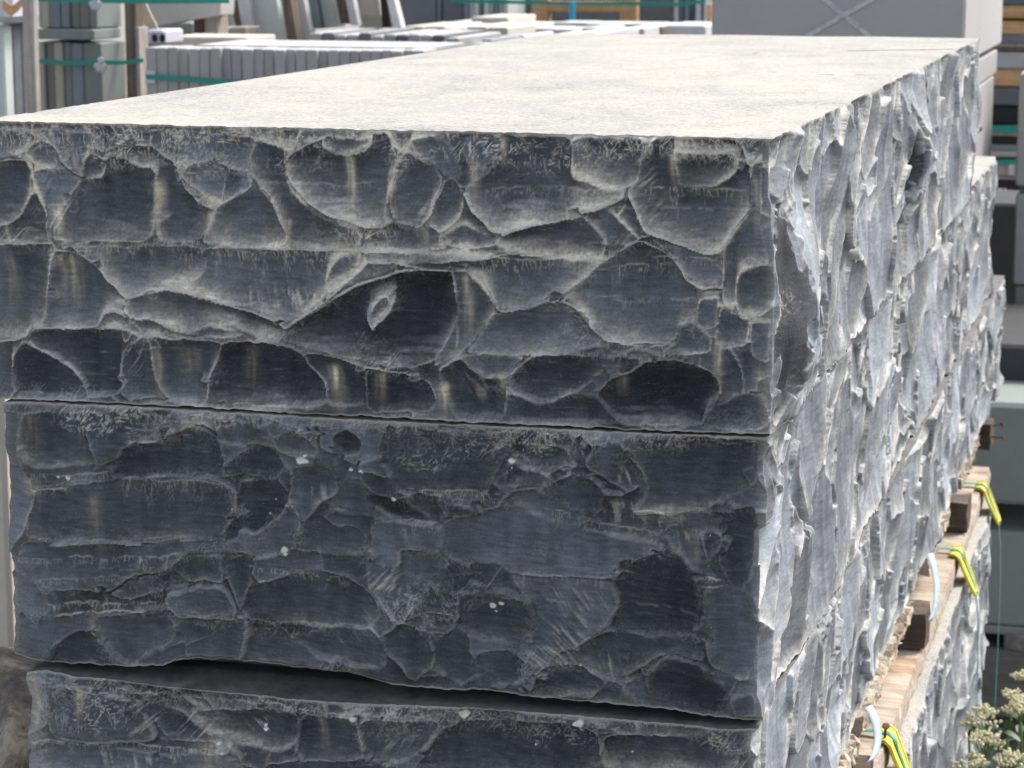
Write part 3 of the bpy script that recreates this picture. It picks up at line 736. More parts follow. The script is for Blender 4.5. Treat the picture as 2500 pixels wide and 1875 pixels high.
TICK3 = [('E', 90, 345, 640, 362, 30, .8), ('E', 640, 365, 720, 375, 12, 1.0), ('E', 860, 240, 1250, 270, 20, .6), ('E', 1040, 405, 1160, 410, 10, .8), ('E', 200, 190, 850, 235, 14, .6)]
def profile(pts):
    """edge line given in photo pixels -> (u, z) on the front plane"""
    q = [aty(x, y, YF) for x, y in pts]
    return np.array([p[0] - XL for p in q]), np.array([p[2] for p in q])

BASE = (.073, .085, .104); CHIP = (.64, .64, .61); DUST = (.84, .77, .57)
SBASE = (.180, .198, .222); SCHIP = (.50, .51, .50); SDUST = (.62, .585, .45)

def stone_block(label, seed, ztop, zbot, length, cells, strk, spt, x0=XL, x1=XR, skew=0.0, yf=YF,
                bot=None, topp=None, tbase=BASE, nuf=740, topmat='sawn', sunk=0.0, side_kw={}, front_kw={}, col_kw={}, dustglow_fade=None, sidecells=(), tick=(), fan=()):
    W = x1 - x0; H = ztop - zbot
    nv = max(60, int(H / .00135))
    polys = [(parse(s, YF, zbot), o) for s, o in cells]
    polys = [([(x + XL - x0, z) for x, z in P], o) for P, o in polys]
    kw = dict(cell=(.055, .045), shift=.003, ticks=[(a + XL - x0, b, c + XL - x0, d, e, g) for a, b, c, d, e, g in ticks(tick, zbot)], fans=[(a + XL - x0, b, c, d, e, g) for a, b, c, d, e, g in fans(fan, zbot)]); kw.update(front_kw)
    Fr = relief(W, H, nuf, nv, seed, polys, **kw)
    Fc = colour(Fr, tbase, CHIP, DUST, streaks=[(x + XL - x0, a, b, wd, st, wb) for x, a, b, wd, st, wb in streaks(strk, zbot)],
                spots=[(x + XL - x0, z, r) for x, z, r in spots(spt, zbot)], dustglow_fade=dustglow_fade, **col_kw)
    ns = int(length / .0023)
    kw = dict(cell=(.12, .125), lean=.55, wsm=.04, rsm=.15, warp=.009, dmax=.0105, ridge=.0035, kmul=1.1, off=.0022, tilt=.08, topband=.03, edge_in=.001, shift=.004, finek=.25, chips=int(length * 60), chipr=(.006, .026), soft=.4, flat=.2, flatb=.6, pw=.8); kw.update(side_kw)
    Sd = relief(length, H, ns, nv, seed + 50, [([(yy, zz) for yy, zz in P], o) for P, o in sidecells], **kw)
    Scl = colour(Sd, SBASE, SCHIP, SDUST, tvar=.24, chipw=.75, dustglow=.45, lacew=.55)
    nb, nl = 60, 160
    rs = np.random.RandomState(seed + 9)
    hb = .006 * gn((nv, nb), 12, 3, rs) - .006
    hl = .0010 * gn((nv, nl), 14, 6, rs) + .0009 * gn((nv, nl), 4, 3, rs)
    # base outline (column by column): front, right side, back, left side
    xf = x0 + np.linspace(0, W, nuf)
    ys = yf + np.linspace(0, length, ns); xs = x1 + skew * (ys - yf)
    xb = np.linspace(xs[-1], x0, nb + 1)[1:]; yb = np.full(nb, ys[-1])
    yl = np.r_[np.linspace(yf + length, yf + .3, 41)[1:], np.linspace(yf + .3, yf, nl - 40 + 1)[1:-1]]
    yl = yl[:nl - 1]; nlc = len(yl); xl = np.full(nlc, x0)
    hl = hl[:, :nlc]
    X = np.r_[xf, xs[1:], xb, xl]; Y = np.r_[np.full(nuf, yf), ys[1:], yb, yl]
    nc = len(X)
    DX = np.zeros((nv, nc)); DY = np.zeros((nv, nc))
    hf, hs = Fr['h'], Sd['h']
    ramp_ = sstep(0, .022, ys - yf)[None, :]           # keep the front arris close to a straight line
    hs[:] = np.clip(hs, -.003, .004) * (1 - ramp_) + hs * ramp_
    DY[:, :nuf] = -hf
    fall = np.exp(-(W - (xf - x0)) / .014) * (1 - sstep(.0, .06, W - (xf - x0)))
    DX[:, :nuf] += hs[:, :1] * fall
    fl = np.exp(-(xf - x0) / .014)
    DX[:, :nuf] += -hl[:, -1:] * fl
    DX[:, nuf:nuf + ns - 1] = hs[:, 1:]
    fs = np.exp(-(ys[1:] - yf) / .016) * (1 - sstep(0, .07, ys[1:] - yf))
    DY[:, nuf:nuf + ns - 1] += -hf[:, -1:] * fs
    fe = np.exp(-(ys[-1] - ys[1:]) / .03)
    DY[:, nuf:nuf + ns - 1] += hb[:, :1] * fe
    a = nuf + ns - 1
    DY[:, a:a + nb] = hb
    DX[:, a:a + nb] += hs[:, -1:] * np.exp(-(np.arange(nb)) / 1.5)
    a += nb
    DX[:, a:] = -hl
    DY[:, a:] += -hf[:, :1] * np.exp(-(yl - yf) / .014)
    # heights, with chipped upper and lower arrises
    t = np.linspace(0, 1, nv)[:, None]
    zt = np.full(nc, ztop); zb = np.full(nc, zbot)
    jag = np.zeros(nc)
    jag = .0004 * np.minimum(0, gn((1, nc), .01, 5, rs)[0]) + .0003 * gn((1, nc), .01, 2, rs)[0]
    if topp is not None: zt[:nuf] = np.interp(xf - XL, *topp); zt[nuf:] += 0
    if bot is not None: zb[:nuf] = np.interp(xf - XL, *bot)
    if topp is not None:
        e = zt[nuf - 1]; zt[nuf:nuf + ns - 1] = ztop + (e - ztop) * np.exp(-(ys[1:] - yf) / .15); zt[a:] = ztop + (zt[0] - ztop) * np.exp(-(yl - yf) / .15)
    if bot is not None:
        e = zb[nuf - 1]; zb[nuf:nuf + ns - 1] = zbot + (e - zbot) * np.exp(-(ys[1:] - yf) / .2); zb[a:] = zbot + (zb[0] - zbot) * np.exp(-(yl - yf) / .2)
    sd_ = np.zeros(nc); sd_[nuf + 8:nuf + ns] = 1
    zt = zt + jag; zb = zb - jag * 1.5 * (1 - sd_) + .0015 - sd_ * .0035 * np.abs(gn((1, nc), .01, 4, rs)[0])
    Z = zb[None, :] + (zt - zb)[None, :] * t
    PX = X[None, :] + DX; PY = Y[None, :] + DY
    co = np.stack([PX, PY, Z], -1).reshape(-1, 3)
    idx = np.arange(nv * nc).reshape(nv, nc)
    nx = np.roll(idx, -1, 1)
    quads = np.stack([idx[:-1], nx[:-1], nx[1:], idx[1:]], -1).reshape(-1, 4)
    cl = np.zeros((nv, nc, 3))
    cl[:, :nuf] = Fc; cl[:, nuf:nuf + ns - 1] = Scl[:, 1:]
    # stone on the arris shares both faces' colours
    m = np.exp(-(W - (xf - x0)) / .006)[None, :, None] * .7
    cl[:, :nuf] = cl[:, :nuf] * (1 - m) + m * np.array(SCHIP) * .8
    m = np.exp(-(xf - x0) / .012)[None, :, None] * .55
    cl[:, :nuf] = cl[:, :nuf] * (1 - m) + m * np.array(SCHIP) * .6
    cl[:, nuf + ns - 1:] = np.array(SBASE) * np.exp(.2 * gn((nv, nc - nuf - ns + 1), 8, 4, rs))[..., None]
    # thin bright bruised line along the sawn arrises
    for r0, k in ((nv - 1, .75), (nv - 2, .55), (nv - 3, .25), (0, .6), (1, .35)):
        cl[r0] = cl[r0] * (1 - k) + k * np.array((.5, .48, .42))
    # top and bottom as separate sheets closing the body: outline ring, inset ring, inner face
    rows = []
    def cap(zrow, ring, zin, flip, base):
        r = co.reshape(nv, nc, 3)[ring]
        cxm, cym = (x0 + x1) / 2, yf + length / 2
        ins = r.copy()
        ins[:, 0] = np.clip(X, x0 + .05, np.minimum(x1, x1 + skew * length) - .05)
        ins[:, 1] = np.clip(Y, yf + .05, yf + length - .05)
        ins[:, 2] = zin
        return r, ins
    rt, it = cap(None, nv - 1, ztop, False, 0); rb, ib = cap(None, 0, zbot + .001, True, 0)
    base = nv * nc
    allco = np.concatenate([co, rt, it, rb, ib])
    k = np.arange(nc); kn = np.roll(k, -1)
    qt = np.stack([base + k, base + kn, base + nc + kn, base + nc + k], -1)
    qb = np.stack([base + 2 * nc + kn, base + 2 * nc + k, base + 3 * nc + k, base + 3 * nc + kn], -1)
    # inner rectangles by four corners taken from the inset rings
    c4 = [0, nuf - 1, nuf + ns - 2, nuf + ns - 1 + nb - 1]
    cornerco = []
    for zin in (ztop, zbot + .001):
        cornerco += [[x0 + .05, yf + .05, zin], [min(x1, x1 + skew * length) - .05, yf + .05, zin], [min(x1, x1 + skew * length) - .05, yf + length - .05, zin], [x0 + .05, yf + length - .05, zin]]
    b4 = len(allco); allco = np.concatenate([allco, np.array(cornerco)])
    q4 = np.array([[b4, b4 + 1, b4 + 2, b4 + 3], [b4 + 7, b4 + 6, b4 + 5, b4 + 4]])
    faces = np.concatenate([quads, qt, qb, q4])
    # drop collapsed quads of the inset ring (clipped corners) by tiny nudges is not needed: they have no area
    me = bpy.data.meshes.new('stone_block')
    nvt, nf = len(allco), len(faces)
    me.vertices.add(nvt); me.vertices.foreach_set('co', allco.astype(np.float32).ravel())
    me.loops.add(nf * 4); me.loops.foreach_set('vertex_index', faces.astype(np.int32).ravel())
    me.polygons.add(nf); me.polygons.foreach_set('loop_start', (np.arange(nf) * 4).astype(np.int32))
    mi = np.zeros(nf, np.int32); mi[len(quads):len(quads) + nc] = 1; mi[len(quads) + nc:len(quads) + 2 * nc] = 2; mi[-2] = 1; mi[-1] = 2
    me.materials.append(M['rock']); me.materials.append(M[topmat]); me.materials.append(M['under'])
    me.polygons.foreach_set('material_index', mi)
    sm = np.zeros(nf, bool); sm[:len(quads)] = True
    me.polygons.foreach_set('use_smooth', sm)
    me.update(calc_edges=True)
    at = me.attributes.new('tone', 'FLOAT_COLOR', 'POINT')
    c = np.ones((nvt, 4), np.float32) * .3; c[:nv * nc, :3] = cl.reshape(-1, 3); c[:, 3] = .12; a_ = np.full((nv, nc), .12, np.float32); a_[:, :nuf] = 1; c[:nv * nc, 3] = a_.ravel()
    at.data.foreach_set('color', c.ravel())
    o = link('stone_block', me)
    return tag(o, label, 'stone block', 'rough-faced bluestone blocks in the strapped stack')

Z1B = 1.1085; Z2B = .789; Z3B = .511
bot1 = profile([(0, 975), (300, 987), (700, 1010), (1000, 1025), (1300, 1040), (1600, 1054), (1872, 1064)])
top2 = profile([(0, 978), (300, 990), (700, 1014), (1000, 1030), (1300, 1044), (1600, 1057), (1872, 1067)])
bot2 = profile([(40, 1600), (90, 1612), (180, 1622), (330, 1629), (400, 1626), (430, 1614), (500, 1609), (640, 1618), (860, 1645), (880, 1650), (960, 1672), (1100, 1688), (1160, 1683), (1300, 1702),
                (1450, 1716), (1640, 1735), (1730, 1750), (1850, 1762)])
top3 = profile([(40, 1640), (120, 1630), (200, 1647), (300, 1655), (420, 1672), (700, 1697), (760, 1703), (900, 1712), (1150, 1721), (1380, 1738), (1560, 1753), (1700, 1765), (1780, 1774), (1850, 1772)])
# scars traced on the side of the top block: (distance from the front corner, height)
def sidepoly(s, zb):
    out = []
    for tk in s.split():
        x, y = map(float, tk.split(',')); p = atx(x, y, XR); out.append((p[1] - YF, p[2] - zb))
    return out

stone_block('dark split-faced stone block with a dusty cream top, topmost of the stack', 11, Z1T, Z1B - .002, 2.615, CELLS1, STREAK1, [], bot=bot1, tick=TICK1, fan=FAN1,
            x0=-1.320, side_kw=dict(bulges=((.105, .135, .09, .30, .10, .026), (1.32, .17, .05, .2, .07, .022))), front_kw=dict(dmax=.021, ridge=.0035, chips=110), dustglow_fade=lambda U, V: sstep(.02, .17, V),
            sidecells=[([(.006, .06), (.03, .03), (.075, .045), (.10, .09), (.112, .16), (.085, .20), (.07, .245), (.035, .255), (.02, .21)], dict(c=.3, d=.12, o=0, t=0, l=.1)),  # corner scoop darkened: fresh break plus shade put into the tint
                       ([(.27, .05), (.32, .04), (.36, .07), (.365, .13), (.34, .18), (.29, .15)], dict(c=.4, d=1.2, o=-.004, l=.1)),
                       ([(1.26, .13), (1.29, .10), (1.32, .13), (1.315, .20), (1.29, .24)], dict(c=.25, d=1.5, o=-.01, l=0))])
stone_block('dark split-faced stone block with white spots, second from the top of the stack', 23, Z1B - .0035, Z2B, 3.47, CELLS2, STREAK2, SPOTS2, tick=TICK2, fan=FAN2,
            x0=-1.2985, x1=-.4095, skew=-.006, bot=bot2, topp=top2, col_kw=dict(chipw=.35, dustglow=.5, lacew=.9, tvar=.24), front_kw=dict(dmax=.0065, cell=(.05, .04), ridge=.003, lipmul=.4, off=.0028, tilt=.12, chips=120, chipr=(.003, .014), pw=.6), topmat='sawn', dustglow_fade=lambda U, V: .3 + 0 * V)
stone_block('third stone block down with a grey ledge showing under the block above', 37, Z2B - .006, Z3B, 3.70, CELLS3, STREAK3, SPOTS3, tick=TICK3, fan=FAN3,
            x0=-1.281, x1=-.4135, yf=YF - .007, topp=top3, col_kw=dict(chipw=.5, dustglow=.6, lacew=.7), front_kw=dict(dmax=.009, cell=(.06, .045), lipmul=.6, off=.002, chips=90), topmat='under', dustglow_fade=lambda U, V: .5 + 0 * V)
stone_block('lowest rough stone block, under the timber runner and the yellow strap guards', 53, .368, -.28, 3.05, [], [], [],
            x0=-1.25, x1=-.374, yf=YF - .05, nuf=400, topmat='sawn', side_kw=dict(cell=(.12, .09)))

def top_mark(name, pts, wid, mat, lab):
    mb = MB(); P = [atz(x, y, Z1T + .0004) for x, y in pts]
    mb.strip([p - np.array([0, 0, .0002]) for p in P], (0, wid, 0), (0, 0, .0006))
    tag(mb.build(name, mat), lab, 'mark')
top_mark('dark_scratch', [(2070, 124), (2130, 123), (2200, 122), (2270, 121), (2335, 120)], .004, M['dark'], 'thin dark scratch across the far right of the top surface')
top_mark('white_scuff', [(2003, 181), (2020, 180), (2038, 181)], .010, M['white'], 'small white scuff on the right half of the top surface')
top_mark('pebble_stain', [(1841, 129), (1850, 129)], .016, M['dark'], 'small dark spot near the far edge of the top surface')
# ------------------------------------------------------------------ ground
def ground():
    mb = MB(); s = 200
    mb.add([(-s, -s, -.6), (s, -s, -.6), (s, s, -.6), (-s, s, -.6)], [(0, 1, 2, 3)])
    m, n, l, bs = newmat('yard gravel')
    v = coords(n, l)
    a = noise(n, l, v, 60, 6, .7); b = noise(n, l, v, 2, 5, .6)
    t = math_node(n, l, 'ADD', math_node(n, l, 'MULTIPLY', a, .6), math_node(n, l, 'MULTIPLY', b, .4))
    l.new(ramp(n, l, t, [(.35, (.16, .155, .14)), (.65, (.36, .34, .30))]), bs.inputs['Base Color'])
    bs.inputs['Roughness'].default_value = .9
    bump(n, l, bs, a, 1, .02)
    tag(mb.build('ground', m), kind='structure')
ground()
# bearers and a hidden bottom block that carry the stack down to the ground
for y, lb in ((2.8, 'nearest'), (3.9, 'middle'), (5.0, 'farthest')):
    mb = MB(); mb.box(-1.24, -.40, y, y + .1, -.338, -.279, .006)
    tag(mb.build('timber_bearer', M['bearer']), '%s dark timber bearer under the lowest rough block' % lb, 'timber bearer', 'bearers under the lowest block')
mb = MB(); mb.box(-1.25, -.40, YF - .02, 5.4, -.60, -.340, .01)
tag(mb.build('foundation_block', M['dark']), 'dark sawn stone block at the foot of the stack, on the ground', 'stone block')

# ------------------------------------------------------------------ timber between the third and the lowest block
def rust_wood(m):
    n = m.node_tree.nodes; l = m.node_tree.links; bs = n['Principled BSDF']
    src = bs.inputs['Base Color'].links[0].from_socket
    a = noise(n, l, coords(n, l, (8, 2.2, 8)), 1.3, 3, .6, .5)
    f = n.new('ShaderNodeMapRange'); f.inputs[1].default_value = .60; f.inputs[2].default_value = .68; f.inputs[4].default_value = .4; l.new(a, f.inputs[0])
    l.new(mix(n, l, f.outputs[0], src, (.36, .17, .06)), bs.inputs['Base Color'])
rust_wood(M['runner'])
def rough_box(name, mat, x0, x1, y0, y1, z0, z1, seed, ax='y', amp=.003, seg=None, parent=None):
    """a sawn timber with worn, splintery arrises"""
    rs = np.random.RandomState(seed)
    L = (y1 - y0) if ax == 'y' else (x1 - x0)
    n = seg or max(6, int(L / .02))
    mb = MB(); vs = []; k = 12
    for i in range(n + 1):
        t = i / n
        for j in range(k):
            a = 2 * math.pi * (j + .5) / k
            cu, cv = math.cos(a), math.sin(a)
            s_ = 1 / max(abs(cu), abs(cv)); s_ = min(s_, 1.34)
            p, q = cu * s_, cv * s_
            d = rs.uniform(-amp, amp, 2) * (1.0 if abs(abs(p) - abs(q)) < .4 else .35)
            if ax == 'y': vs.append(((x0 + x1) / 2 + p * (x1 - x0) / 2 + d[0], y0 + L * t, (z0 + z1) / 2 + q * (z1 - z0) / 2 + d[1]))
            else: vs.append((x0 + L * t + (rs.uniform(-amp, amp) if i in (0, n) else 0), (y0 + y1) / 2 + p * (y1 - y0) / 2 + d[0], (z0 + z1) / 2 + q * (z1 - z0) / 2 + d[1]))
    fs = []
    for i in range(n):
        for j in range(k):
            j2 = (j + 1) % k
            fs.append((i * k + j, i * k + j2, (i + 1) * k + j2, (i + 1) * k + j))
    fs.append(tuple(range(k - 1, -1, -1))); fs.append(tuple(range(n * k, n * k + k)))
    mb.add(vs, fs)
    return mb.build(name, mat, parent)
tag(rough_box('timber_runner', M['runner'], -.485, -.386, 2.9, 5.55, .371, .420, 3, amp=.0022),
    'long pale rough sawn timber runner lying on the lowest block under the dark bearers', 'timber runner')
# upper plank, broken away in places: splintered bright edge
pl = [(2.55, 3.30), (3.36, 4.02), (4.30, 4.72), (5.02, 5.45)]
root = empty('timber_plank', (-.44, 2.55, .49))
for i, (a, b) in enumerate(pl):
    o = rough_box('broken_board', M['split'], -.50, -.399 - .003 * i, a, b, .486, .5095, 30 + i, amp=.0075, seg=int((b - a) / .008))
    settle(o, root)
tag(root, 'splintered broken timber plank trapped under the third stone block', 'timber plank')
blab = ['dark timber bearer end nearest the camera, beside the lower blue ribbon', 'large dark timber bearer end with the shadowed face, halfway along the runner',
        'third dark timber bearer, between the two upper yellow guards', 'farthest timber bearer with rusty nails near the grey green blocks']
for i, y in enumerate((3.19, 4.03, 4.885, 5.72)):
    o = rough_box('timber_bearer', M['bearer'], -1.1, -.381 + (.004, 0, -.003, -.020)[i], y, y + .095, .4205, .4860, 60 + i, ax='x', amp=.002)
    tag(o, blab[i], 'timber bearer', 'bearers between the rough blocks')
def nail(p, q, lab):
    mb = MB(); p = np.array(p); q = np.array(q); d = (q - p) / np.linalg.norm(q - p)
    mb.tube([p, q], .0022, 8); mb.tube([q, q + d * .0025], .006, 10)
    tag(mb.build('nail', M['rust']), lab, 'nail')
nail((-.392, 3.545, .41), (-.388, 3.53, .447), 'rusty nail sticking up from the timber runner near the lowest yellow guard')
nail((-.405, 5.75, .45), (-.372, 5.74, .452), 'rusty nail poking from the farthest bearer, lower of two')
nail((-.405, 5.76, .475), (-.380, 5.77, .478), 'rusty nail poking from the farthest bearer, upper of two')
def guard(y, lab, lab2, k):
    """yellow plastic corner guard over the runner edge, and the green strap that runs over it"""
    root = empty('corner_guard', (-.385, y, .42))
    pts = [(-.402, 0, .4225), (-.396, 0, .4235), (-.389, 0, .4235), (-.382, 0, .418), (-.377, 0, .405), (-.369, .0, .387), (-.360, 0, .367), (-.352, 0, .350), (-.349, 0, .341)]
    wid = [.030, .034, .036, .037, .037, .036, .034, .026, .012]
    mb = MB()
    P = [(x, y - .01 * (i / 8), z) for i, (x, _, z) in enumerate(pts)]
    mb.strip(P, [(0, w_, 0) for w_ in wid], [(.0022, 0, .0032)] * 9)
    for s in (-1, 1):
        mb.tube([(x + .002, y - .01 * (i / 8) + s * wid[i], z + .002) for i, (x, _, z) in enumerate(pts)], .0035, 6)
    o = mb.build('guard_body', M['yellow'], smooth=False); settle(o, root)
    tag(root, lab, 'corner guard', 'yellow corner guards on the timber runner')
    mb = MB()
    sp = [(-.60, .4275), (-.405, .4285), (-.386, .4275), (-.375, .417), (-.371, .402), (-.361, .378), (-.350, .352), (-.343, .29), (-.340, .20), (-.340, .05), (-.342, -.12), (-.348, -.4), (-.36, -.57)]
    mb.strip([(x, y - .012 * i / 9 + k * i * .002, z) for i, (x, z) in enumerate(sp)], (0, .0065, 0), (.0010, 0, .0008))
    tag(mb.build('strap', M['strap']), lab2, 'strap', 'thin green straps over the yellow guards')
guard(3.56, 'yellow plastic corner guard nearest the camera, on the timber runner edge', 'green strap running down beside the lowest yellow guard', 0)
guard(4.72, 'yellow plastic corner guard at the middle of the timber runner', 'green strap hanging from the middle yellow guard', 1)
guard(5.33, 'yellow plastic corner guard farthest up the runner, beside the grey blocks', 'green strap at the right edge of the stack, hanging from the farthest yellow guard', 0)
def ribbon(p0, p1, p2, p3, wdt, lab):
    mb = MB(); P = [np.array(q) for q in (p0, p1, p2, p3)]; pts = []; ws = []
    for i in range(15):
        t = i / 14; pts.append((1 - t) ** 3 * P[0] + 3 * t * (1 - t) ** 2 * P[1] + 3 * t * t * (1 - t) * P[2] + t ** 3 * P[3])
        ws.append((wdt * math.cos(.5 * t), wdt * 1.6 * math.cos(.5 * t), wdt * .1))
    mb.strip(pts, ws, (.0008, -.0005, .0004))
    tag(mb.build('ribbon', M['ribbon'], smooth=True), lab, 'plastic ribbon', 'pale blue ribbons under the third block')
for (a, b, lab) in (((2118, 1725), (2121, 1862), 'pale blue plastic ribbon curling down in front of the nearest dark bearer'),
                    ((2268, 1352), (2268, 1520), 'pale blue plastic ribbon hanging between the second and third bearer')):
    z0 = .507
    A_ = atx(a[0], a[1], -.398); B_ = atx(b[0], b[1], -.380)
    mid1 = A_ * .66 + B_ * .34 + np.array([.016, 0, .006]); mid2 = A_ * .3 + B_ * .7 + np.array([.020, 0, 0])
    ribbon(A_, mid1, mid2, B_, .0045, lab)

# ------------------------------------------------------------------ the yard behind
rnd = random.Random(4)
def zat(py, Y, px=1250): return float(aty(px, py, Y)[2])
def xat(px, Y, py=100): return float(aty(px, py, Y)[0])
def ydepth(px_f, px_b, Y):
    """y at which the same x shows at px_b"""
    x = xat(px_f, Y); r = ray(px_b, 100); return float(x / r[0] * r[1])
GZ = -.6
def pbox(mb, x0, x1, yt, yb, Y, dep, bev=.004, lean=0.0, zb=None, jit=0):
    """box whose front face spans photo columns x0..x1 and rows yt..yb at distance Y"""
    xm = (x0 + x1) / 2
    z1 = zat(yt, Y, xm); z0 = zat(yb, Y, xm) if zb is None else zb
    mb.box(xat(x0, Y, (yt + yb) / 2), xat(x1, Y, (yt + yb) / 2), Y, Y + dep, z0, z1, bev, lean, jit, rnd)
def single(name, mat, args, label, cat, group=None, **kw):
    mb = MB(); pbox(mb, *args, **kw)
    return tag(mb.build(name, M[mat] if isinstance(mat, str) else mat), label, cat, group)

# row of slabs on edge behind the left end of the top block
Yd = 6.5
e = [354 + 26.2 * i for i in range(27)]
dd = ydepth(1032, 1066, Yd) - Yd
for i in range(26):
    mb = MB()
    yt = 116 + 8.5 * i / 26 + rnd.uniform(-1.6, 1.6)
    x0, x1 = e[i] + .5, e[i + 1] - .5
    yy = Yd + rnd.uniform(-.012, .012)
    mb.box(xat(x0, yy), xat(x1, yy), yy, yy + dd, zat(330, Yd, x0), zat(yt, Yd, x0), .0025)
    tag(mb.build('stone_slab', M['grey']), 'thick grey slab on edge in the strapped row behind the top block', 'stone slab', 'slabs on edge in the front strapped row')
mb = MB(); mb.box(xat(340, Yd), xat(1080, Yd), Yd - .05, Yd + dd + .05, GZ, zat(332, Yd, 700), .01)
tag(mb.build('slab_crate', M['btimber']), 'dark timber base crate carrying the strapped row of thick grey slabs', 'crate')
def strap(x0, y0, x1, y1, Y, wpx=12, lab='', xe=None, Ye=None, mat='strap'):
    """green band along a front face, folding round the right corner when Ye is given"""
    mb = MB(); hw = wpx / 2 / F * Y
    a = aty(x0, y0, Y - .016); b = aty(x1, y1, Y - .016)
    mid = (a + b) / 2 + np.array([0, 0, -.004])
    pts = [a, mid, b]
    mb.strip(pts, (0, 0, hw), (0, -.002, 0))
    if Ye:
        c = np.array([b[0] + .004, Ye, b[2]])
        mb.strip([b + np.array([.004, -.002, 0]), c], (0, 0, hw), (.002, 0, 0))
    return tag(mb.build('strap', M[mat]), lab, 'strap')
strap(356, 186, 1034, 226, Yd, 13, 'dark green strap across the long row of thick grey slabs', Ye=Yd + dd)
for k_, yy in enumerate((178, 200)):
    mb = MB(); a = aty(358, yy, Yd - .03); mb.box(a[0] - .01, a[0] + .022, Yd - .022, Yd - .016, a[2] - .006, a[2] + .006, .002)
    tag(mb.build('strap_clip', M['white']), ('upper' if k_ == 0 else 'lower') + ' white clip at the left end of the strap on the long slab row', 'strap clip')

# crate of slabs on edge at the left
Yb = 7.0
mats = ['olive', 'brown', 'olive', 'green', 'blue', 'green']
ex = [92, 107, 130, 153, 173, 203, 247]
db = ydepth(247, 306, Yb) - Yb
for i in range(6):
    mb = MB(); mb.box(xat(ex[i] + .7, Yb), xat(ex[i + 1] - .7, Yb), Yb + rnd.uniform(-.01, .01), Yb + db, zat(330, Yb, 170), zat(101, Yb, 170) - rnd.uniform(0, .006), .004)
    tag(mb.build('stone_slab', M[mats[i] if i != 5 else 'green']), 'tall upright slab in the lower row of the left strapped bundle', 'stone slab', 'upright slabs of the left bundle, lower row')
ex = [92, 106, 126, 152, 173, 195, 222, 240]; mats = ['olive', 'olive', 'blue', 'blue', 'green', 'brown', 'green']
for i in range(7):
    mb = MB(); mb.box(xat(ex[i] + .5, Yb), xat(ex[i + 1] - .5, Yb), Yb + rnd.uniform(-.01, .01), Yb + db, zat(69, Yb, 170), zat(-60, Yb, 170), .004)
    tag(mb.build('stone_slab', M[mats[i]]), 'upright slab in the upper row of the left strapped bundle', 'stone slab', 'upright slabs of the left bundle, upper row')
single('stone_board', 'green', (90, 229, 71, 97, Yb - .03, db + .02), 'level grey green stone board between the two rows of upright slabs', 'stone board')
mb = MB(); mb.box(xat(60, Yb), xat(260, Yb), Yb, Yb + db, GZ, zat(332, Yb, 170), .01)
tag(mb.build('slab_crate', M['btimber']), 'dark timber base crate carrying the left bundle of upright slabs', 'crate')
dp = ydepth(332, 352, 6.9) - 6.9
o = single('timber_post', M['btimber'], (305, 333, -60, 262, 6.9, dp), 'brown timber post at the right corner of the left bundle of upright slabs', 'timber post')
mb = MB(); x_ = xat(334, 6.9); mb.box(x_, x_ + .012, 6.89, 6.9 + dp, zat(240, 6.9, 340), zat(66, 6.9, 340), .002)  # pale strip on the post's right side, sunlight put into its colour
settle(mb.build('sunlit_side', M['timber'], None), empty('sunlit_side', (0, 0, 0)) if False else o)
strap(94, 149, 250, 153, Yb - .02, 11, 'green strap round the lower row of the left bundle of upright slabs', Ye=Yb + .02)
strap(246, 153, 350, 147, 6.87, 11, 'bright green strap over the white clip and the brown post')
strap(90, -2, 560, 2, 6.85, 12, 'bright green strap along the very top left edge of the view')
for (cx_, cy_, Yc, lab) in ((250, 158, 6.86, 'white plastic corner clip under the green strap beside the brown post'), (238, 7, 6.84, 'white plastic corner clip at the top of the left bundle')):
    root = empty('strap_clip', aty(cx_, cy_, Yc)); c = aty(cx_, cy_, Yc)
    mb = MB(); mb.box(c[0] - .022, c[0] + .02, Yc - .02, Yc, c[2] - .012, c[2] + .006, .005); mb.box(c[0] - .006, c[0] + .012, Yc - .024, Yc - .002, c[2] + .004, c[2] + .024, .004); mb.tube([(c[0] - .014, Yc - .012, c[2] - .014), (c[0] + .014, Yc - .012, c[2] - .014)], .008, 8)
    settle(mb.build('clip_body', M['white']), root); tag(root, lab, 'strap clip')
# far left
single('timber_post', 'timber', (57, 84, -60, 330, 6.0, ydepth(84, 97, 6.0) - 6.0, .004), 'tall pale weathered post in front of the left bundle, at the left edge', 'timber post', zb=GZ)
single('stone_slab', 'pale', (-30, 12, 60, 330, 6.4, .06, .006), 'pale upright slab at the extreme left edge behind the weathered post', 'stone slab', zb=GZ)
single('stone_slab', 'dark', (14, 34, 35, 330, 6.45, .06, .006), 'narrow dark upright slab between the pale slab and the weathered post', 'stone slab', zb=GZ)
single('stone_slab', 'dark', (36, 56, 20, 330, 6.5, .06, .006), 'dark upright slab directly left of the weathered post', 'stone slab', zb=GZ)
single('foam_packing', 'lav', (-30, 24, -20, 58, 6.35, .2, .02), 'lavender white packing block at the top left corner', 'packing block')
mb = MB(); mb.strip([aty(x, y, 6.2) for x, y in ((8, 8), (18, 20), (30, 26), (42, 18), (55, 4), (62, -10))], (0, .004, .014), (0, -.004, 0))
tag(mb.build('strap_end', M['orange']), 'orange tan loop of strapping at the top left corner', 'strap end')
single('stone_block', 'cream', (-260, 19, 950, 1650, 4.6, .9, .01), 'pale cream sawn stone block at the left edge, behind the dark stack', 'stone block')

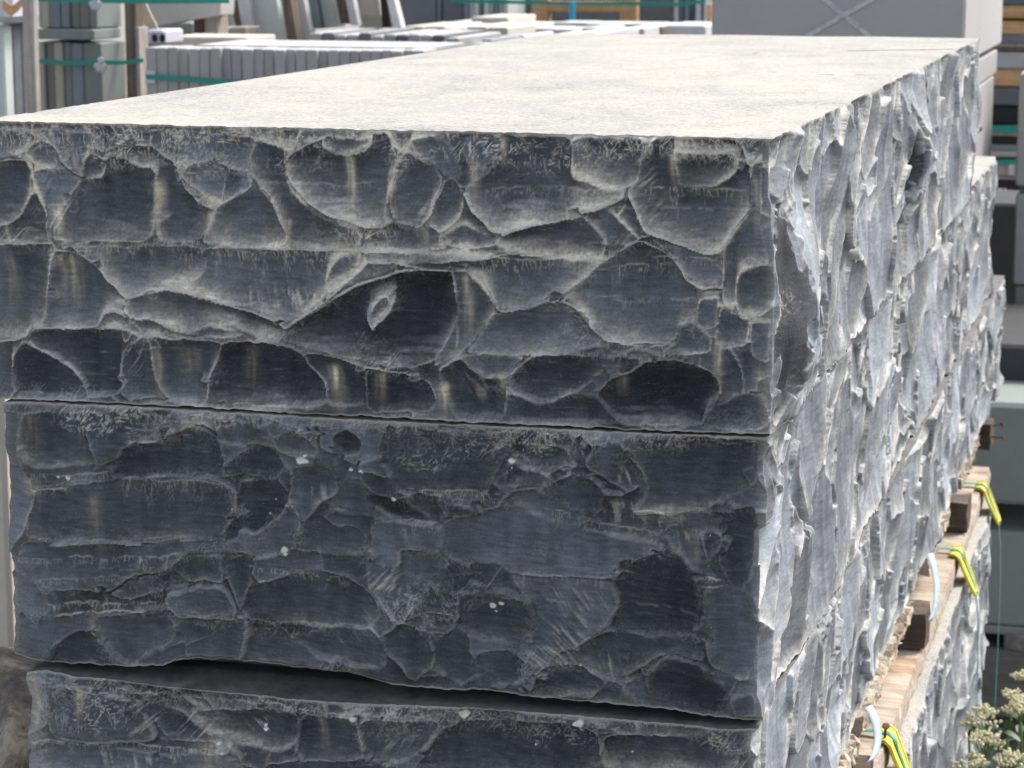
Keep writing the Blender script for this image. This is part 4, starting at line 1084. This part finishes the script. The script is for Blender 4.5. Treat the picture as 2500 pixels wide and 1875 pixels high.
# things between
# timber cap piece, tapering in thickness
mb = MB()
Yc = 7.6
a = [aty(x, y, Yc) for x, y in ((348, -30), (352, 60), (390, 62), (420, 57), (450, 50), (500, 44), (538, 36), (542, -30))]
n_ = len(a)
mb.add([tuple(p) for p in a] + [(p[0], p[1] + .12, p[2]) for p in a], [tuple(range(n_))] + [tuple(range(2 * n_ - 1, n_ - 1, -1))] + [(i, (i + 1) % n_, n_ + (i + 1) % n_, n_ + i) for i in range(n_)])
tag(mb.build('stone_offcut', mat_stone('pale weathered stone', (.48, .46, .44), .12)), 'pale weathered stone offcut with a slanting lower edge, at the top left', 'stone offcut')
mb = MB(); mb.strip([aty(x, y, 7.2) for x, y in ((338, -20), (345, 10), (356, 35), (368, 58), (376, 74))], (.018, 0, .004), (0, -.006, .0))
tag(mb.build('strap_end', mat_plain('tan webbing', (.55, .47, .33), .7)), 'tan webbing end hanging beside the brown post', 'strap end')
single('timber_post', 'btimber', (472, 498, 40, 120, 7.7, .1), 'short dark brown post under the pale stone offcut', 'timber post', zb=GZ)
single('timber_post', 'timber', (498, 532, 36, 120, 7.68, .1), 'right side of the short dark brown post, painted pale as sunlit', 'timber post', zb=GZ)  # separate pale box for the brown post's lit side, light in its colour
single('stone_slab', 'green', (352, 470, 55, 130, 7.9, .2), 'grey green slab in the shade under the pale stone offcut', 'stone slab', zb=GZ)
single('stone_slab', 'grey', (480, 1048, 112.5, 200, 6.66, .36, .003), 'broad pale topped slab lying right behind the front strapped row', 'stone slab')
single('stone_slab', 'cream', (405, 605, 90, 115, 7.25, .25), 'low cream slab lying just behind the strapped slab row', 'stone slab', zb=.9)
# white hollow packer with two dark holes
root = empty('hollow_packer', aty(378, 92, 7.05)); c = aty(357, 108, 7.05); c2 = aty(402, 73, 7.05)
mb = MB(); mb.box(c[0], c2[0], 7.05, 7.2, c[2], c2[2], .006); settle(mb.build('packer_body', M['lav']), root)
for px_ in (377, 396):
    q0 = aty(px_, 93, 7.046); mb = MB()
    mb.add([(q0[0] + .009 * math.cos(t), 7.046, q0[2] + .013 * math.sin(t)) for t in np.linspace(0, 2 * math.pi, 16, endpoint=False)] + [(q0[0] + .009 * math.cos(t), 7.0495, q0[2] + .013 * math.sin(t)) for t in np.linspace(0, 2 * math.pi, 16, endpoint=False)],
           [tuple(range(15, -1, -1))] + [(i, (i + 1) % 16, 16 + (i + 1) % 16, 16 + i) for i in range(16)])
    settle(mb.build('hole', M['black']), root)
tag(root, 'lavender white hollow packer with two dark holes, behind the strapped slab row', 'packer')

# leaning slabs and stakes
def leaner(mat, xt0, xt1, xb0, xb1, yb, Y, dep, lab, cat='stone slab', name='stone_slab', yt=-60):
    mb = MB()
    # top corners extrapolated above the frame
    k = (yb - yt) / float(yb)
    def ex_(b, t): return b + (t - b) * k
    vs = []
    for yy, (xa, xb_) in ((yb, (xb0, xb1)), (yt, (ex_(xb0, xt0), ex_(xb1, xt1)))):
        p, q = aty(xa, yy, Y), aty(xb_, yy, Y)
        vs += [tuple(p), tuple(q), (q[0], q[1] + dep, q[2]), (p[0], p[1] + dep, p[2])]
    mb.add(vs, [(3, 2, 1, 0), (4, 5, 6, 7), (0, 1, 5, 4), (1, 2, 6, 5), (2, 3, 7, 6), (3, 0, 4, 7)])
    return tag(mb.build(name, M[mat]), lab, cat)
leaner('dgreen', 543, 558, 550, 560, 64, 8.3, .3, 'thin dark slab leaning left of the brown stake, beside the stone offcut')
leaner('btimber', 562, 580, 575, 590, 64, 8.25, .06, 'leaning brown stake left of the first white edged slab', 'stake', 'wooden_stake')
leaner('white', 580, 607, 600, 620, 106, 8.1, .04, 'white stake leaning along the left edge of the big pale slab', 'stake', 'white_stake')
leaner('pale', 609, 675, 622, 692, 106, 8.15, .12, 'big pale grey green slab leaning in the middle of the upper left')
leaner('dgreen', 676, 692, 693, 702, 106, 8.2, .3, 'dark edge of the slab right of the big pale leaning slab')
leaner('btimber', 692, 710, 702, 726, 104, 8.0, .06, 'leaning brown stake right of the big pale slab', 'stake', 'wooden_stake')
leaner('white', 713, 742, 727, 756, 74, 8.1, .04, 'wide white stake leaning left of the second pale slab', 'stake', 'white_stake')
leaner('dgreen', 744, 770, 757, 782, 70, 8.2, .2, 'dark green slab between the wide white stake and the second pale slab')
leaner('pale', 771, 812, 783, 824, 66, 8.25, .12, 'second smaller pale slab leaning before the reddish brown stake')
leaner('black', 812, 822, 824, 836, 60, 8.35, .2, 'black gap board behind the reddish brown stake', 'board', 'dark_board')
leaner('btimber', 820, 844, 832, 856, 58, 8.2, .06, 'reddish brown leaning stake between two pale slabs', 'stake', 'wooden_stake')
leaner('white', 844, 862, 856, 876, 62, 8.15, .04, 'narrow white stake leaning left of the square cream slab', 'stake', 'white_stake')
leaner('cream', 863, 925, 874, 930, 38, 8.3, .1, 'square cream slab leaning near the right white stake')
leaner('olive', 874, 930, 878, 936, 70, 8.6, .1, 'olive slab low behind the square cream slab')
leaner('black', 928, 945, 934, 955, 68, 8.25, .06, 'black leaning stake beside the right white stake', 'stake', 'wooden_stake')
leaner('white', 945, 963, 960, 980, 68, 8.1, .05, 'white stake leaning at the right end of the leaning slabs', 'stake', 'white_stake')
single('stone_offcut', 'grey', (533, 560, 68, 88, 7.9, .15), 'small dark grey offcut standing behind the strapped row, left of the pale offcut', 'stone offcut')
single('stone_offcut', 'timber', (560, 598, 66, 92, 7.88, .15), 'small pale offcut standing behind the strapped row, beside the first white stake', 'stone offcut')
for i, (xa, xb_) in enumerate(((548, 600), (600, 700), (700, 830), (830, 985))):
    single('rack_base', 'dark', (xa - 5, xb_ + 5, 108 - 10 * i, 330, 8.6, .3), ['dark base under the leaning slabs, leftmost piece', 'dark base under the big pale leaning slab', 'dark base under the wide white stake', 'dark base under the cream slab'][i], 'rack base', zb=GZ)

# low stacks, receding
def lowstack(x0, x1, yt, ytb, yb, Y, n, matf, lab, group, top='white', dep=None, jitter=1.5):
    """n slabs on edge side by side; ytb = photo row of the far edge of their tops"""
    z = zat(yt, Y, (x0 + x1) / 2)
    if dep is None:
        r = ray((x0 + x1) / 2, ytb); t = (z - CAM[2]) / r[2]; dep = float(r[1] * t) - Y
    for i in range(n):
        a, b = x0 + (x1 - x0) * i / n, x0 + (x1 - x0) * (i + 1) / n
        mb = MB(); yy = Y + rnd.uniform(-.02, .02)
        mb.box(xat(a + .6, yy), xat(b - .6, yy), yy, yy + dep, zat(yb, Y, a), z - rnd.uniform(0, .006 * jitter), .004)
        tag(mb.build('stone_slab', M[matf if isinstance(matf, str) else matf[i % len(matf)]]), lab, 'stone slab', group)
lowstack(755, 1085, 81, 67, 110, 7.6, 11, ['grey', 'dark', 'grey'], 'short slab on edge in the second row, behind the front strapped row', 'slabs on edge in the second row')
single('stone_slab', 'dark', (1066, 1078, 104, 180, 7.3, .15), 'narrow dark slab at the right end of the front strapped row', 'stone slab', zb=.6)
single('stone_slab', 'grey', (1090, 1120, 92, 180, 7.35, .5), 'single thick grey slab standing right of the second row', 'stone slab', zb=.6)
single('wrapped_pack', 'white', (1121, 1232, 106, 180, 7.5, .3, .01), 'white wrapped pack between the thick grey slab and the dark slab', 'wrapped pack', zb=.6)
lowstack(1150, 1228, 96, 78, 106, 7.62, 3, 'blue', 'small blue grey slab lying over the white wrapped pack', 'small slabs over the white pack')
lowstack(1228, 1262, 88, 74, 180, 7.9, 1, 'dark', 'dark slab standing right of the white wrapped pack', 'dark slab by the pack')
single('wrapped_pack', 'white', (1263, 1282, 86, 180, 7.95, .4, .005), 'slim white wrapped pack between two dark slabs', 'wrapped pack', zb=.6)
lowstack(1282, 1315, 95, 82, 180, 7.9, 1, 'blue', 'blue grey slab standing right of the slim white pack', 'blue grey slab by the pack')
single('wrapped_pack', 'white', (1316, 1348, 88, 180, 8.0, .5, .005), 'white wrapped pack left of the brown timber end', 'wrapped pack', zb=.6)
single('timber_block', 'btimber', (1352, 1393, 84, 180, 8.3, .1), 'brown square timber end among the white topped packs', 'timber block', zb=.7)
single('wrapped_pack', 'white', (1394, 1457, 80, 180, 8.5, .6, .005), 'white wrapped pack right of the brown timber end', 'wrapped pack', zb=.7)
single('timber_block', 'btimber', (1457, 1485, 88, 180, 8.6, .1), 'small brown timber end, second from the left among the packs', 'timber block', zb=.7)
single('wrapped_pack', 'white', (1486, 1532, 74, 180, 9.3, .6, .005), 'white wrapped pack between the small timber ends', 'wrapped pack', zb=.7)
single('timber_block', 'btimber', (1534, 1560, 71, 180, 9.5, .1), 'small brown timber end, third from the left among the packs', 'timber block', zb=.7)
single('wrapped_pack', 'white', (1561, 1590, 66, 180, 9.9, .6, .005), 'narrow white pack left of the last timber end', 'wrapped pack', zb=.7)
single('timber_block', 'btimber', (1588, 1615, 66, 180, 10.0, .1), 'small brown timber end, rightmost among the packs', 'timber block', zb=.7)
single('wrapped_pack', 'white', (1616, 1722, 62, 180, 10.2, .5, .005), 'long white wrapped pack left of the large grey block', 'wrapped pack', zb=.7)
lowstack(985, 1240, 64, 52, 90, 8.6, 5, 'cream', 'cream topped slab in the third row, behind the white packs', 'slabs in the third row')
lowstack(1235, 1480, 66, 58, 84, 9.0, 4, 'grey', 'grey slab lying flat in the fourth row of packs', 'slabs in the fourth row')
lowstack(1100, 1600, 55, 49, 66, 11.2, 6, ['pale', 'grey'], 'thin pale slab lying in the farthest low row below the orange pallet', 'slabs in the farthest low row')
single('stone_slab', 'cream', (1150, 1240, 42, 66, 10.8, .5, .004), 'cream slab lying below the thin upright slabs', 'stone slab')
mb = MB(); mb.box(xat(740, 8.0), xat(1800, 12), 9.0, 12.5, GZ, zat(100, 9.4, 1300) - .1, .02)
tag(mb.build('storage_plinth', M['dark']), 'dark stone plinth under the low white topped packs', 'plinth')

# back rows
Yk = 14.0
for i, (xa, xb_, yb, mt, lab) in enumerate(((968, 1066, 60, 'dark', 'dark block at the back, right of the leaning slabs'), (1068, 1076, 60, 'blue', 'thin blue grey slab between two dark blocks at the back'),
                                            (1080, 1132, 58, 'dark', 'dark block at the back, left of the thin upright slabs'),
                                            (1243, 1297, 55, 'dark', 'dark block at the back, left of the orange pallet'), (1340, 1511, 60, 'dark', 'long dark block behind the orange pallet rail'),
                                            (1556, 1646, 62, 'dark', 'dark block at the back, right of the orange pallet'))):
    single('stone_block', mt, (xa, xb_, -80, yb, Yk, .8, .01), lab, 'stone block', zb=GZ)
for i in range(9):
    xa = 1134 + i * 12
    single('stone_slab', 'pale' if i % 3 else 'blue', (xa, xa + 10, -60, 60, 13.6 + .02 * (i % 2), .7, .003), 'thin pale upright slab in the glassy bundle at the back', 'stone slab', 'thin upright slabs at the back', zb=GZ)
for i in range(6):
    xa = 1646 + i * 13
    single('stone_slab', 'white' if i in (0, 4) else 'dark' if i == 3 else 'blue', (xa, xa + 10, -60, 66, 13.4 + .03 * (i % 2), .7, .003), ['slim white slab at the left of the small back bundle', 'blue grey slab second in the small back bundle', 'blue grey slab in the middle of the small back bundle',
           'dark slab in the small back bundle', 'slim white slab at the right of the small back bundle', 'blue grey slab nearest the large grey block'][i], 'stone slab', 'small back bundle left of the large block', zb=GZ)
root = empty('orange_pallet', aty(1420, 60, 13.5))
for (xa, xb_, ya, yb, nm) in ((1297, 1338, -60, 62, 'upright'), (1512, 1554, -60, 62, 'upright'), (1338, 1512, 3, 29, 'rail')):
    mb = MB(); pbox(mb, xa, xb_, ya, yb, 13.5, .08); settle(mb.build(nm, M['orange']), root)
tag(root, 'orange wooden pallet frame standing at the back with a level rail', 'pallet')
mb = MB(); mb.tube([aty(1397, 56, 13.2), aty(1397, 3, 13.2)], .017, 12)
tag(mb.build('marker_stake', M['teal']), 'bright blue stake in front of the orange pallet', 'stake')
single('timber_post', 'orange', (1724, 1737, 10, 50, 12, .1), 'short orange timber at the left edge of the large grey block', 'timber post')
single('timber_post', 'black', (1724, 1737, 50, 90, 12.02, .1), 'black prop under the short orange timber', 'timber post', zb=GZ)
strap(1100, 2, 1660, 10, 13.3, 9, 'thin green strap across the orange pallet and dark back blocks')
strap(1645, 12, 1722, 2, 13.1, 9, 'thin green strap round the small back bundle')

# the large block at the upper right
Yg = 7.0
dg = ydepth(2355, 2445, Yg) - Yg
zb_ = float(aty(2355, 160, Yg)[2])
root = empty('large_block', (xat(2000, Yg), Yg, zb_))
mb = MB(); mb.box(xat(1736, Yg), xat(2355, Yg), Yg, Yg + dg, zb_, zb_ + .62, .008)
settle(mb.build('block_body', M['bigb']), root)
for (a, b) in (((2008, -6), (2124, 90)), ((1968, 90), (2136, -6))):
    mb = MB(); p, q = aty(*a, Yg), aty(*b, Yg); k_ = 10
    pts = [p + (q - p) * i / k_ for i in range(k_ + 1)]
    d_ = q - p; nrm = np.array([-d_[2], 0, d_[0]]); nrm /= np.linalg.norm(nrm)
    pts = [np.array([t[0] + rnd.uniform(-.001, .001), Yg - (.0015 if a[0] > 2000 else .0035), t[2] + rnd.uniform(-.001, .001)]) for t in pts]
    mb.strip(pts, nrm * .0065, (0, -.0008, 0)); settle(mb.build('chalk_line', mat_plain('faded chalk', (.47, .47, .465), .9, .1, .2, 60)), root)
tag(root, 'large smooth grey block with a faded chalk cross, behind the far end of the stack', 'stone block')
x0_, x1_ = xat(1760, Yg), xat(2352, Yg)
Y2 = ydepth(2352, 2437, Yg)
z_t, z_m, z_b2 = zb_ - .012, zb_ - .095, -.05
single_mb = MB(); single_mb.box(x0_, x1_, Yg + .02, Y2 - .02, z_m + .004, z_t, .004)
tag(single_mb.build('stone_block', M['bigb']), 'thin grey slab directly under the large chalk marked block', 'stone block')
mb = MB(); mb.box(x0_, x1_, Yg + .02, Y2 - .13, .75, z_m, .004); tag(mb.build('stone_block', M['bigb']), 'grey block below the thin slab, under the large chalk marked block', 'stone block')
mb = MB(); mb.box(x0_ , x1_ - .02, Yg + .1, Y2 - .2, GZ, .74, .01); tag(mb.build('foundation_block', M['dark']), 'dark base block carrying the large chalk marked block', 'stone block')

# layered pallets at the right edge
Yr = 12.0
lay = [(-40, 12, 'dark', 'dark slab layer at the very top right corner'), (14, 45, 'orange', 'upper orange timber at the top right corner'), (52, 84, 'orange', 'second orange timber at the top right corner'),
       (85, 107, 'dark', 'dark slab layer under the orange timbers'), (108, 115, 'timber', 'thin pale rail at the right edge'), (116, 126, 'btimber', 'thin brown rail at the right edge'),
       (128, 168, 'grey', 'grey slab layer over the tan timber'), (170, 211, 'orange', 'broad tan timber behind the white edged block'), (214, 258, 'dark', 'dark grey slab layer under the broad tan timber'),
       (262, 304, 'black', 'black slab layer above the green strap'), (325, 333, 'timber', 'thin pale rail below the green strap'), (334, 352, 'black', 'black rail below the thin pale rail'),
       (354, 369, 'green', 'grey green slab layer above the tan layer'), (370, 385, 'olive', 'tan slab layer above the bright green strap'), (400, 431, 'olive', 'olive slab layer with a white tag'), (433, 440, 'timber', 'thin rail below the olive slab layer'),
       (441, 462, 'black', 'dark rail above the white offcuts')]
for (a, b, mt, lab) in lay:
    mt2 = M[mt]
    cat_ = 'timber' if mt in ('orange', 'timber', 'btimber') else 'slab layer'
    single('timber_rail' if cat_ == 'timber' else 'stone_slab', mt, (2385, 2620, a, b, Yr, .9, .006), lab, cat_, 'layered pallets at the right edge')
single('stone_block', 'dgreen', (2380, 2640, 255, 500, Yr + .12, .7, .01), 'dark block behind the layered pallets at the right edge', 'stone block', zb=GZ)
strap(2385, 313, 2520, 313, Yr, 17, 'dark green strap over the layered pallets at the right edge')
strap(2385, 393, 2520, 393, Yr, 11, 'bright green strap over the tan layer at the right edge')
single('paper_tag', 'white', (2462, 2476, 402, 428, Yr - .02, .004, .001), 'white paper tag on the olive layer', 'tag')
for i, (xa, xb_, ya, yb) in enumerate(((2430, 2452, 466, 476), (2455, 2490, 478, 504), (2432, 2470, 500, 512))):
    mb = MB(); pbox(mb, xa, xb_, ya, yb, 10.5, .1, .004, jit=.008)
    tag(mb.build('stone_offcut', M['white']), ['small white offcut beside the second block, upper left one', 'white offcut against the grey block at the right edge', 'low white offcut at the right edge'][i], 'stone offcut')
# grey stack at the right border
Yq = 8.0
for (ya, yb, x_l, mt, lab) in ((180, 458, 2484, 'grey', 'tall smooth grey block at the right border'), (478, 700, 2476, 'grey', 'grey block below the tall smooth one at the right border'),
                               (704, 836, 2474, 'brown', 'brownish grey block at the right border, above the dark gap')):
    single('stone_block', mt, (x_l, 2760, ya, yb, Yq, .5, .006), lab, 'stone block')
single('stone_block', 'shade', (2300, 2760, 845, 985, 6.9, .8, .01), 'stone block painted dark as the shade above the upper grey green block at the right', 'stone block')  # near-black fill, the gap's shade is in its colour
single('stone_block', 'dark', (2490, 2760, 459, 477, Yq + .02, .45, .002), 'thin dark strip added for the shaded gap between the two grey blocks at the right border', 'filler')  # dark strip added where the gap is only shaded
single('stone_block', 'shade', (2350, 2760, 500, 845, 9.0, .5, .01), 'tall block painted dark as the shade in the gap right of the rough stack', 'stone block', zb=GZ)  # fills the dark gap, shade painted into its colour
# grey green blocks, lower right
Yh = 6.55
xl_ = 2250
single('stone_block', 'ggreen', (xl_, 2800, 988, 1236, Yh, 1.2, .012), 'upper grey green sawn block at the lower right', 'stone block')
single('stone_block', 'ggreen', (xl_, 2800, 1303, 1534, Yh, 1.2, .008), 'middle grey green sawn block at the lower right', 'stone block')
single('stone_slab', 'ggreen', (xl_, 2800, 1536, 1556, Yh - .006, 1.2, .004), 'thin grey green slab under the middle block at the lower right', 'stone slab')
single('stone_slab', 'shade', (xl_, 2800, 1240, 1300, Yh + .35, .7, .01), 'dark added slab painted as shade deep in the gap between the grey green blocks', 'filler')  # added dark slab, stands for the shade of the open gap
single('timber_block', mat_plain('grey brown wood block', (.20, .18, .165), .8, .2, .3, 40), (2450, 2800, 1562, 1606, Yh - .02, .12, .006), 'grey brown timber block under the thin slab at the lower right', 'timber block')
single('stone_slab', 'shade', (xl_, 2800, 1560, 1605, Yh + .4, .6, .01), 'dark added slab painted as shade deep behind the grey brown timber block', 'filler')  # added dark slab, shade behind the timber put into its colour
mb = MB(); q = [aty(x, y, Yh - .05) for x, y in ((xl_, 1570), (2800, 1640), (2800, 1780), (xl_, 1730))]
mb.add([tuple(p) for p in q] + [(p[0], p[1] + 1.2, p[2]) for p in q], [(3, 2, 1, 0), (4, 5, 6, 7), (0, 1, 5, 4), (1, 2, 6, 5), (2, 3, 7, 6), (3, 0, 4, 7)])
tag(mb.build('timber_board', mat_wood('old grey brown board', ((.10, .09, .085), (.15, .14, .13), (.20, .185, .17)), 'x')), 'wide old grey brown board sloping under the grey green blocks', 'timber board')

# dark rough boulder at the lower left
def boulder():
    rs = np.random.RandomState(5); n1, n2 = 90, 70
    th = np.linspace(0, 2 * math.pi, n1, endpoint=False); ph = np.linspace(-math.pi / 2, math.pi / 2, n2)
    A, B = np.meshgrid(th, ph)
    dirs = np.stack([np.cos(B) * np.cos(A), np.cos(B) * np.sin(A), np.sin(B)], -1)
    r = np.full(A.shape, 9.)
    for _ in range(46):
        d = rs.standard_normal(3); d /= np.linalg.norm(d); c = rs.uniform(.72, 1.0)
        r = np.minimum(r, c / np.maximum(dirs @ d, .12))
    r = blur(np.tile(r, (1, 3)), .6)[:, n1:2 * n1] * (1 + .03 * gn(A.shape, 3, 3, rs) * np.cos(B))
    bz = float(aty(20, 1640, 3.0)[2])
    P = dirs * r[..., None] * np.array([.26, .3, .52])
    P[..., 0] += -1.62; P[..., 1] += 3.1; P[..., 2] += .60 - .52 - (.60 - bz)
    co = P.reshape(-1, 3); idx = np.arange(n1 * n2).reshape(n2, n1); nx = np.roll(idx, -1, 1)
    f = np.stack([idx[:-1], nx[:-1], nx[1:], idx[1:]], -1).reshape(-1, 4)
    mb = MB(); mb.add(co, f.tolist())
    m, n, l, bs = newmat('brown stained rock')
    a = noise(n, l, coords(n, l), 9, 7, .7, .4)
    l.new(ramp(n, l, a, [(.36, (.03, .032, .035)), (.50, (.12, .105, .085)), (.62, (.34, .30, .23))]), bs.inputs['Base Color']); bs.inputs['Roughness'].default_value = .85
    bump(n, l, bs, a, .8, .02)
    tag(mb.build('boulder', m, smooth=True), 'brown stained dark rock at the lower left edge beside the stack', 'boulder')
boulder()

# ------------------------------------------------------------------ flowering plants at the lower right
def bud(mb, c, d, ln, r, rr):
    c = np.array(c); d = np.array(d, float); d /= np.linalg.norm(d)
    a = np.cross(d, [.3, .2, 1.]); a /= np.linalg.norm(a); b = np.cross(d, a); vs = []
    for t, k in ((0, .35), (.35, .8), (.8, 1.1), (1., .75)):
        for j in range(6):
            an = j * math.pi / 3; vs.append(c + d * ln * t + r * k * (math.cos(an) * a + math.sin(an) * b) * rr.uniform(.85, 1.15))
    fs = [(i * 6 + j, i * 6 + (j + 1) % 6, i * 6 + 6 + (j + 1) % 6, i * 6 + 6 + j) for i in range(3) for j in range(6)] + [(18, 19, 20, 21, 22, 23)]
    mb.add(vs, fs)
def leaf(mb, p, d, ln, wd, rr):
    p = np.array(p); d = np.array(d, float); d /= np.linalg.norm(d); s = np.cross(d, [0, 0, 1.]); s /= np.linalg.norm(s); u_ = np.cross(s, d); vs = []; n = 8
    for i in range(n + 1):
        t = i / n; wv = wd * math.sin(math.pi * (t ** .8)) * .5 + .0005; c = p + d * ln * t - np.array([0, 0, 1.]) * ln * .35 * t * t
        vs += [c - s * wv + u_ * wv * .35, c, c + s * wv + u_ * wv * .35]
    mb.add(vs, [(i * 3 + j, i * 3 + j + 1, i * 3 + 4 + j, i * 3 + 3 + j) for i in range(n) for j in range(2)])
def plant(heads, base, lab, seed):
    rr = random.Random(seed); root = empty('flowering_plant', base)
    st = MB(); lf = MB()
    for (px, py, Y, rad) in heads:
        c = aty(px, py, Y); hd = MB()
        foot = np.array(base) + np.array([rr.uniform(-.03, .03), rr.uniform(-.03, .03), 0])
        k = c - np.array([0, 0, rad * 1.5])
        m1 = foot * .5 + k * .5 + np.array([rr.uniform(-.04, .04), 0, .05])
        pts = [(1 - t) ** 2 * foot + 2 * t * (1 - t) * m1 + t * t * k for t in np.linspace(0, 1, 14)]
        st.tube(pts, .0048, 6, .55)
        for _ in range(5):
            i = rr.randint(6, 13); leaf(lf, pts[i], (rr.uniform(-1, 1), rr.uniform(-1, 1), rr.uniform(.1, .7)), rr.uniform(.05, .10), rr.uniform(.014, .026), rr)
        for b_ in range(12):
            an = rr.uniform(0, 6.283); q = math.sqrt(rr.uniform(0, 1)) * rad
            tip = c + np.array([q * math.cos(an), q * math.sin(an), -.55 * q * q / rad + rr.uniform(-.3, .1) * rad])
            st.tube([k, (k + tip) / 2 + np.array([0, 0, .004]), tip], .0014, 5, .6)
            for _ in range(9):
                o_ = np.array([rr.gauss(0, rad * .17), rr.gauss(0, rad * .17), rr.gauss(0, rad * .09)])
                dr = (o_[0] * 9 / rad * .3 + rr.uniform(-.3, .3), o_[1] * 9 / rad * .3 + rr.uniform(-.3, .3), 1)
                bud(hd, tip + o_, dr, rr.uniform(.006, .011), rr.uniform(.0021, .0032), rr)
        settle(hd.build('flower_head', M['petal']), root)
    settle(st.build('stem', M['stem'], smooth=True), root); settle(lf.build('leaves', M['leaf'], smooth=True), root)
    tag(root, lab, 'flowering plant', 'cream flowering plants at the lower right')
plant([(2408, 1735, 4.6, .034), (2402, 1795, 4.5, .036), (2368, 1768, 4.7, .022), (2372, 1848, 4.45, .026)], (-.33, 4.6, -.6), 'cream flowering plant pressed against the rough lower block', 1)
plant([(2468, 1842, 4.5, .026), (2472, 1690, 4.8, .027), (2494, 1715, 4.75, .027), (2503, 1640, 4.9, .024)], (-.24, 4.75, -.6), 'cream flowering plant at the right border, taller of the two', 2)
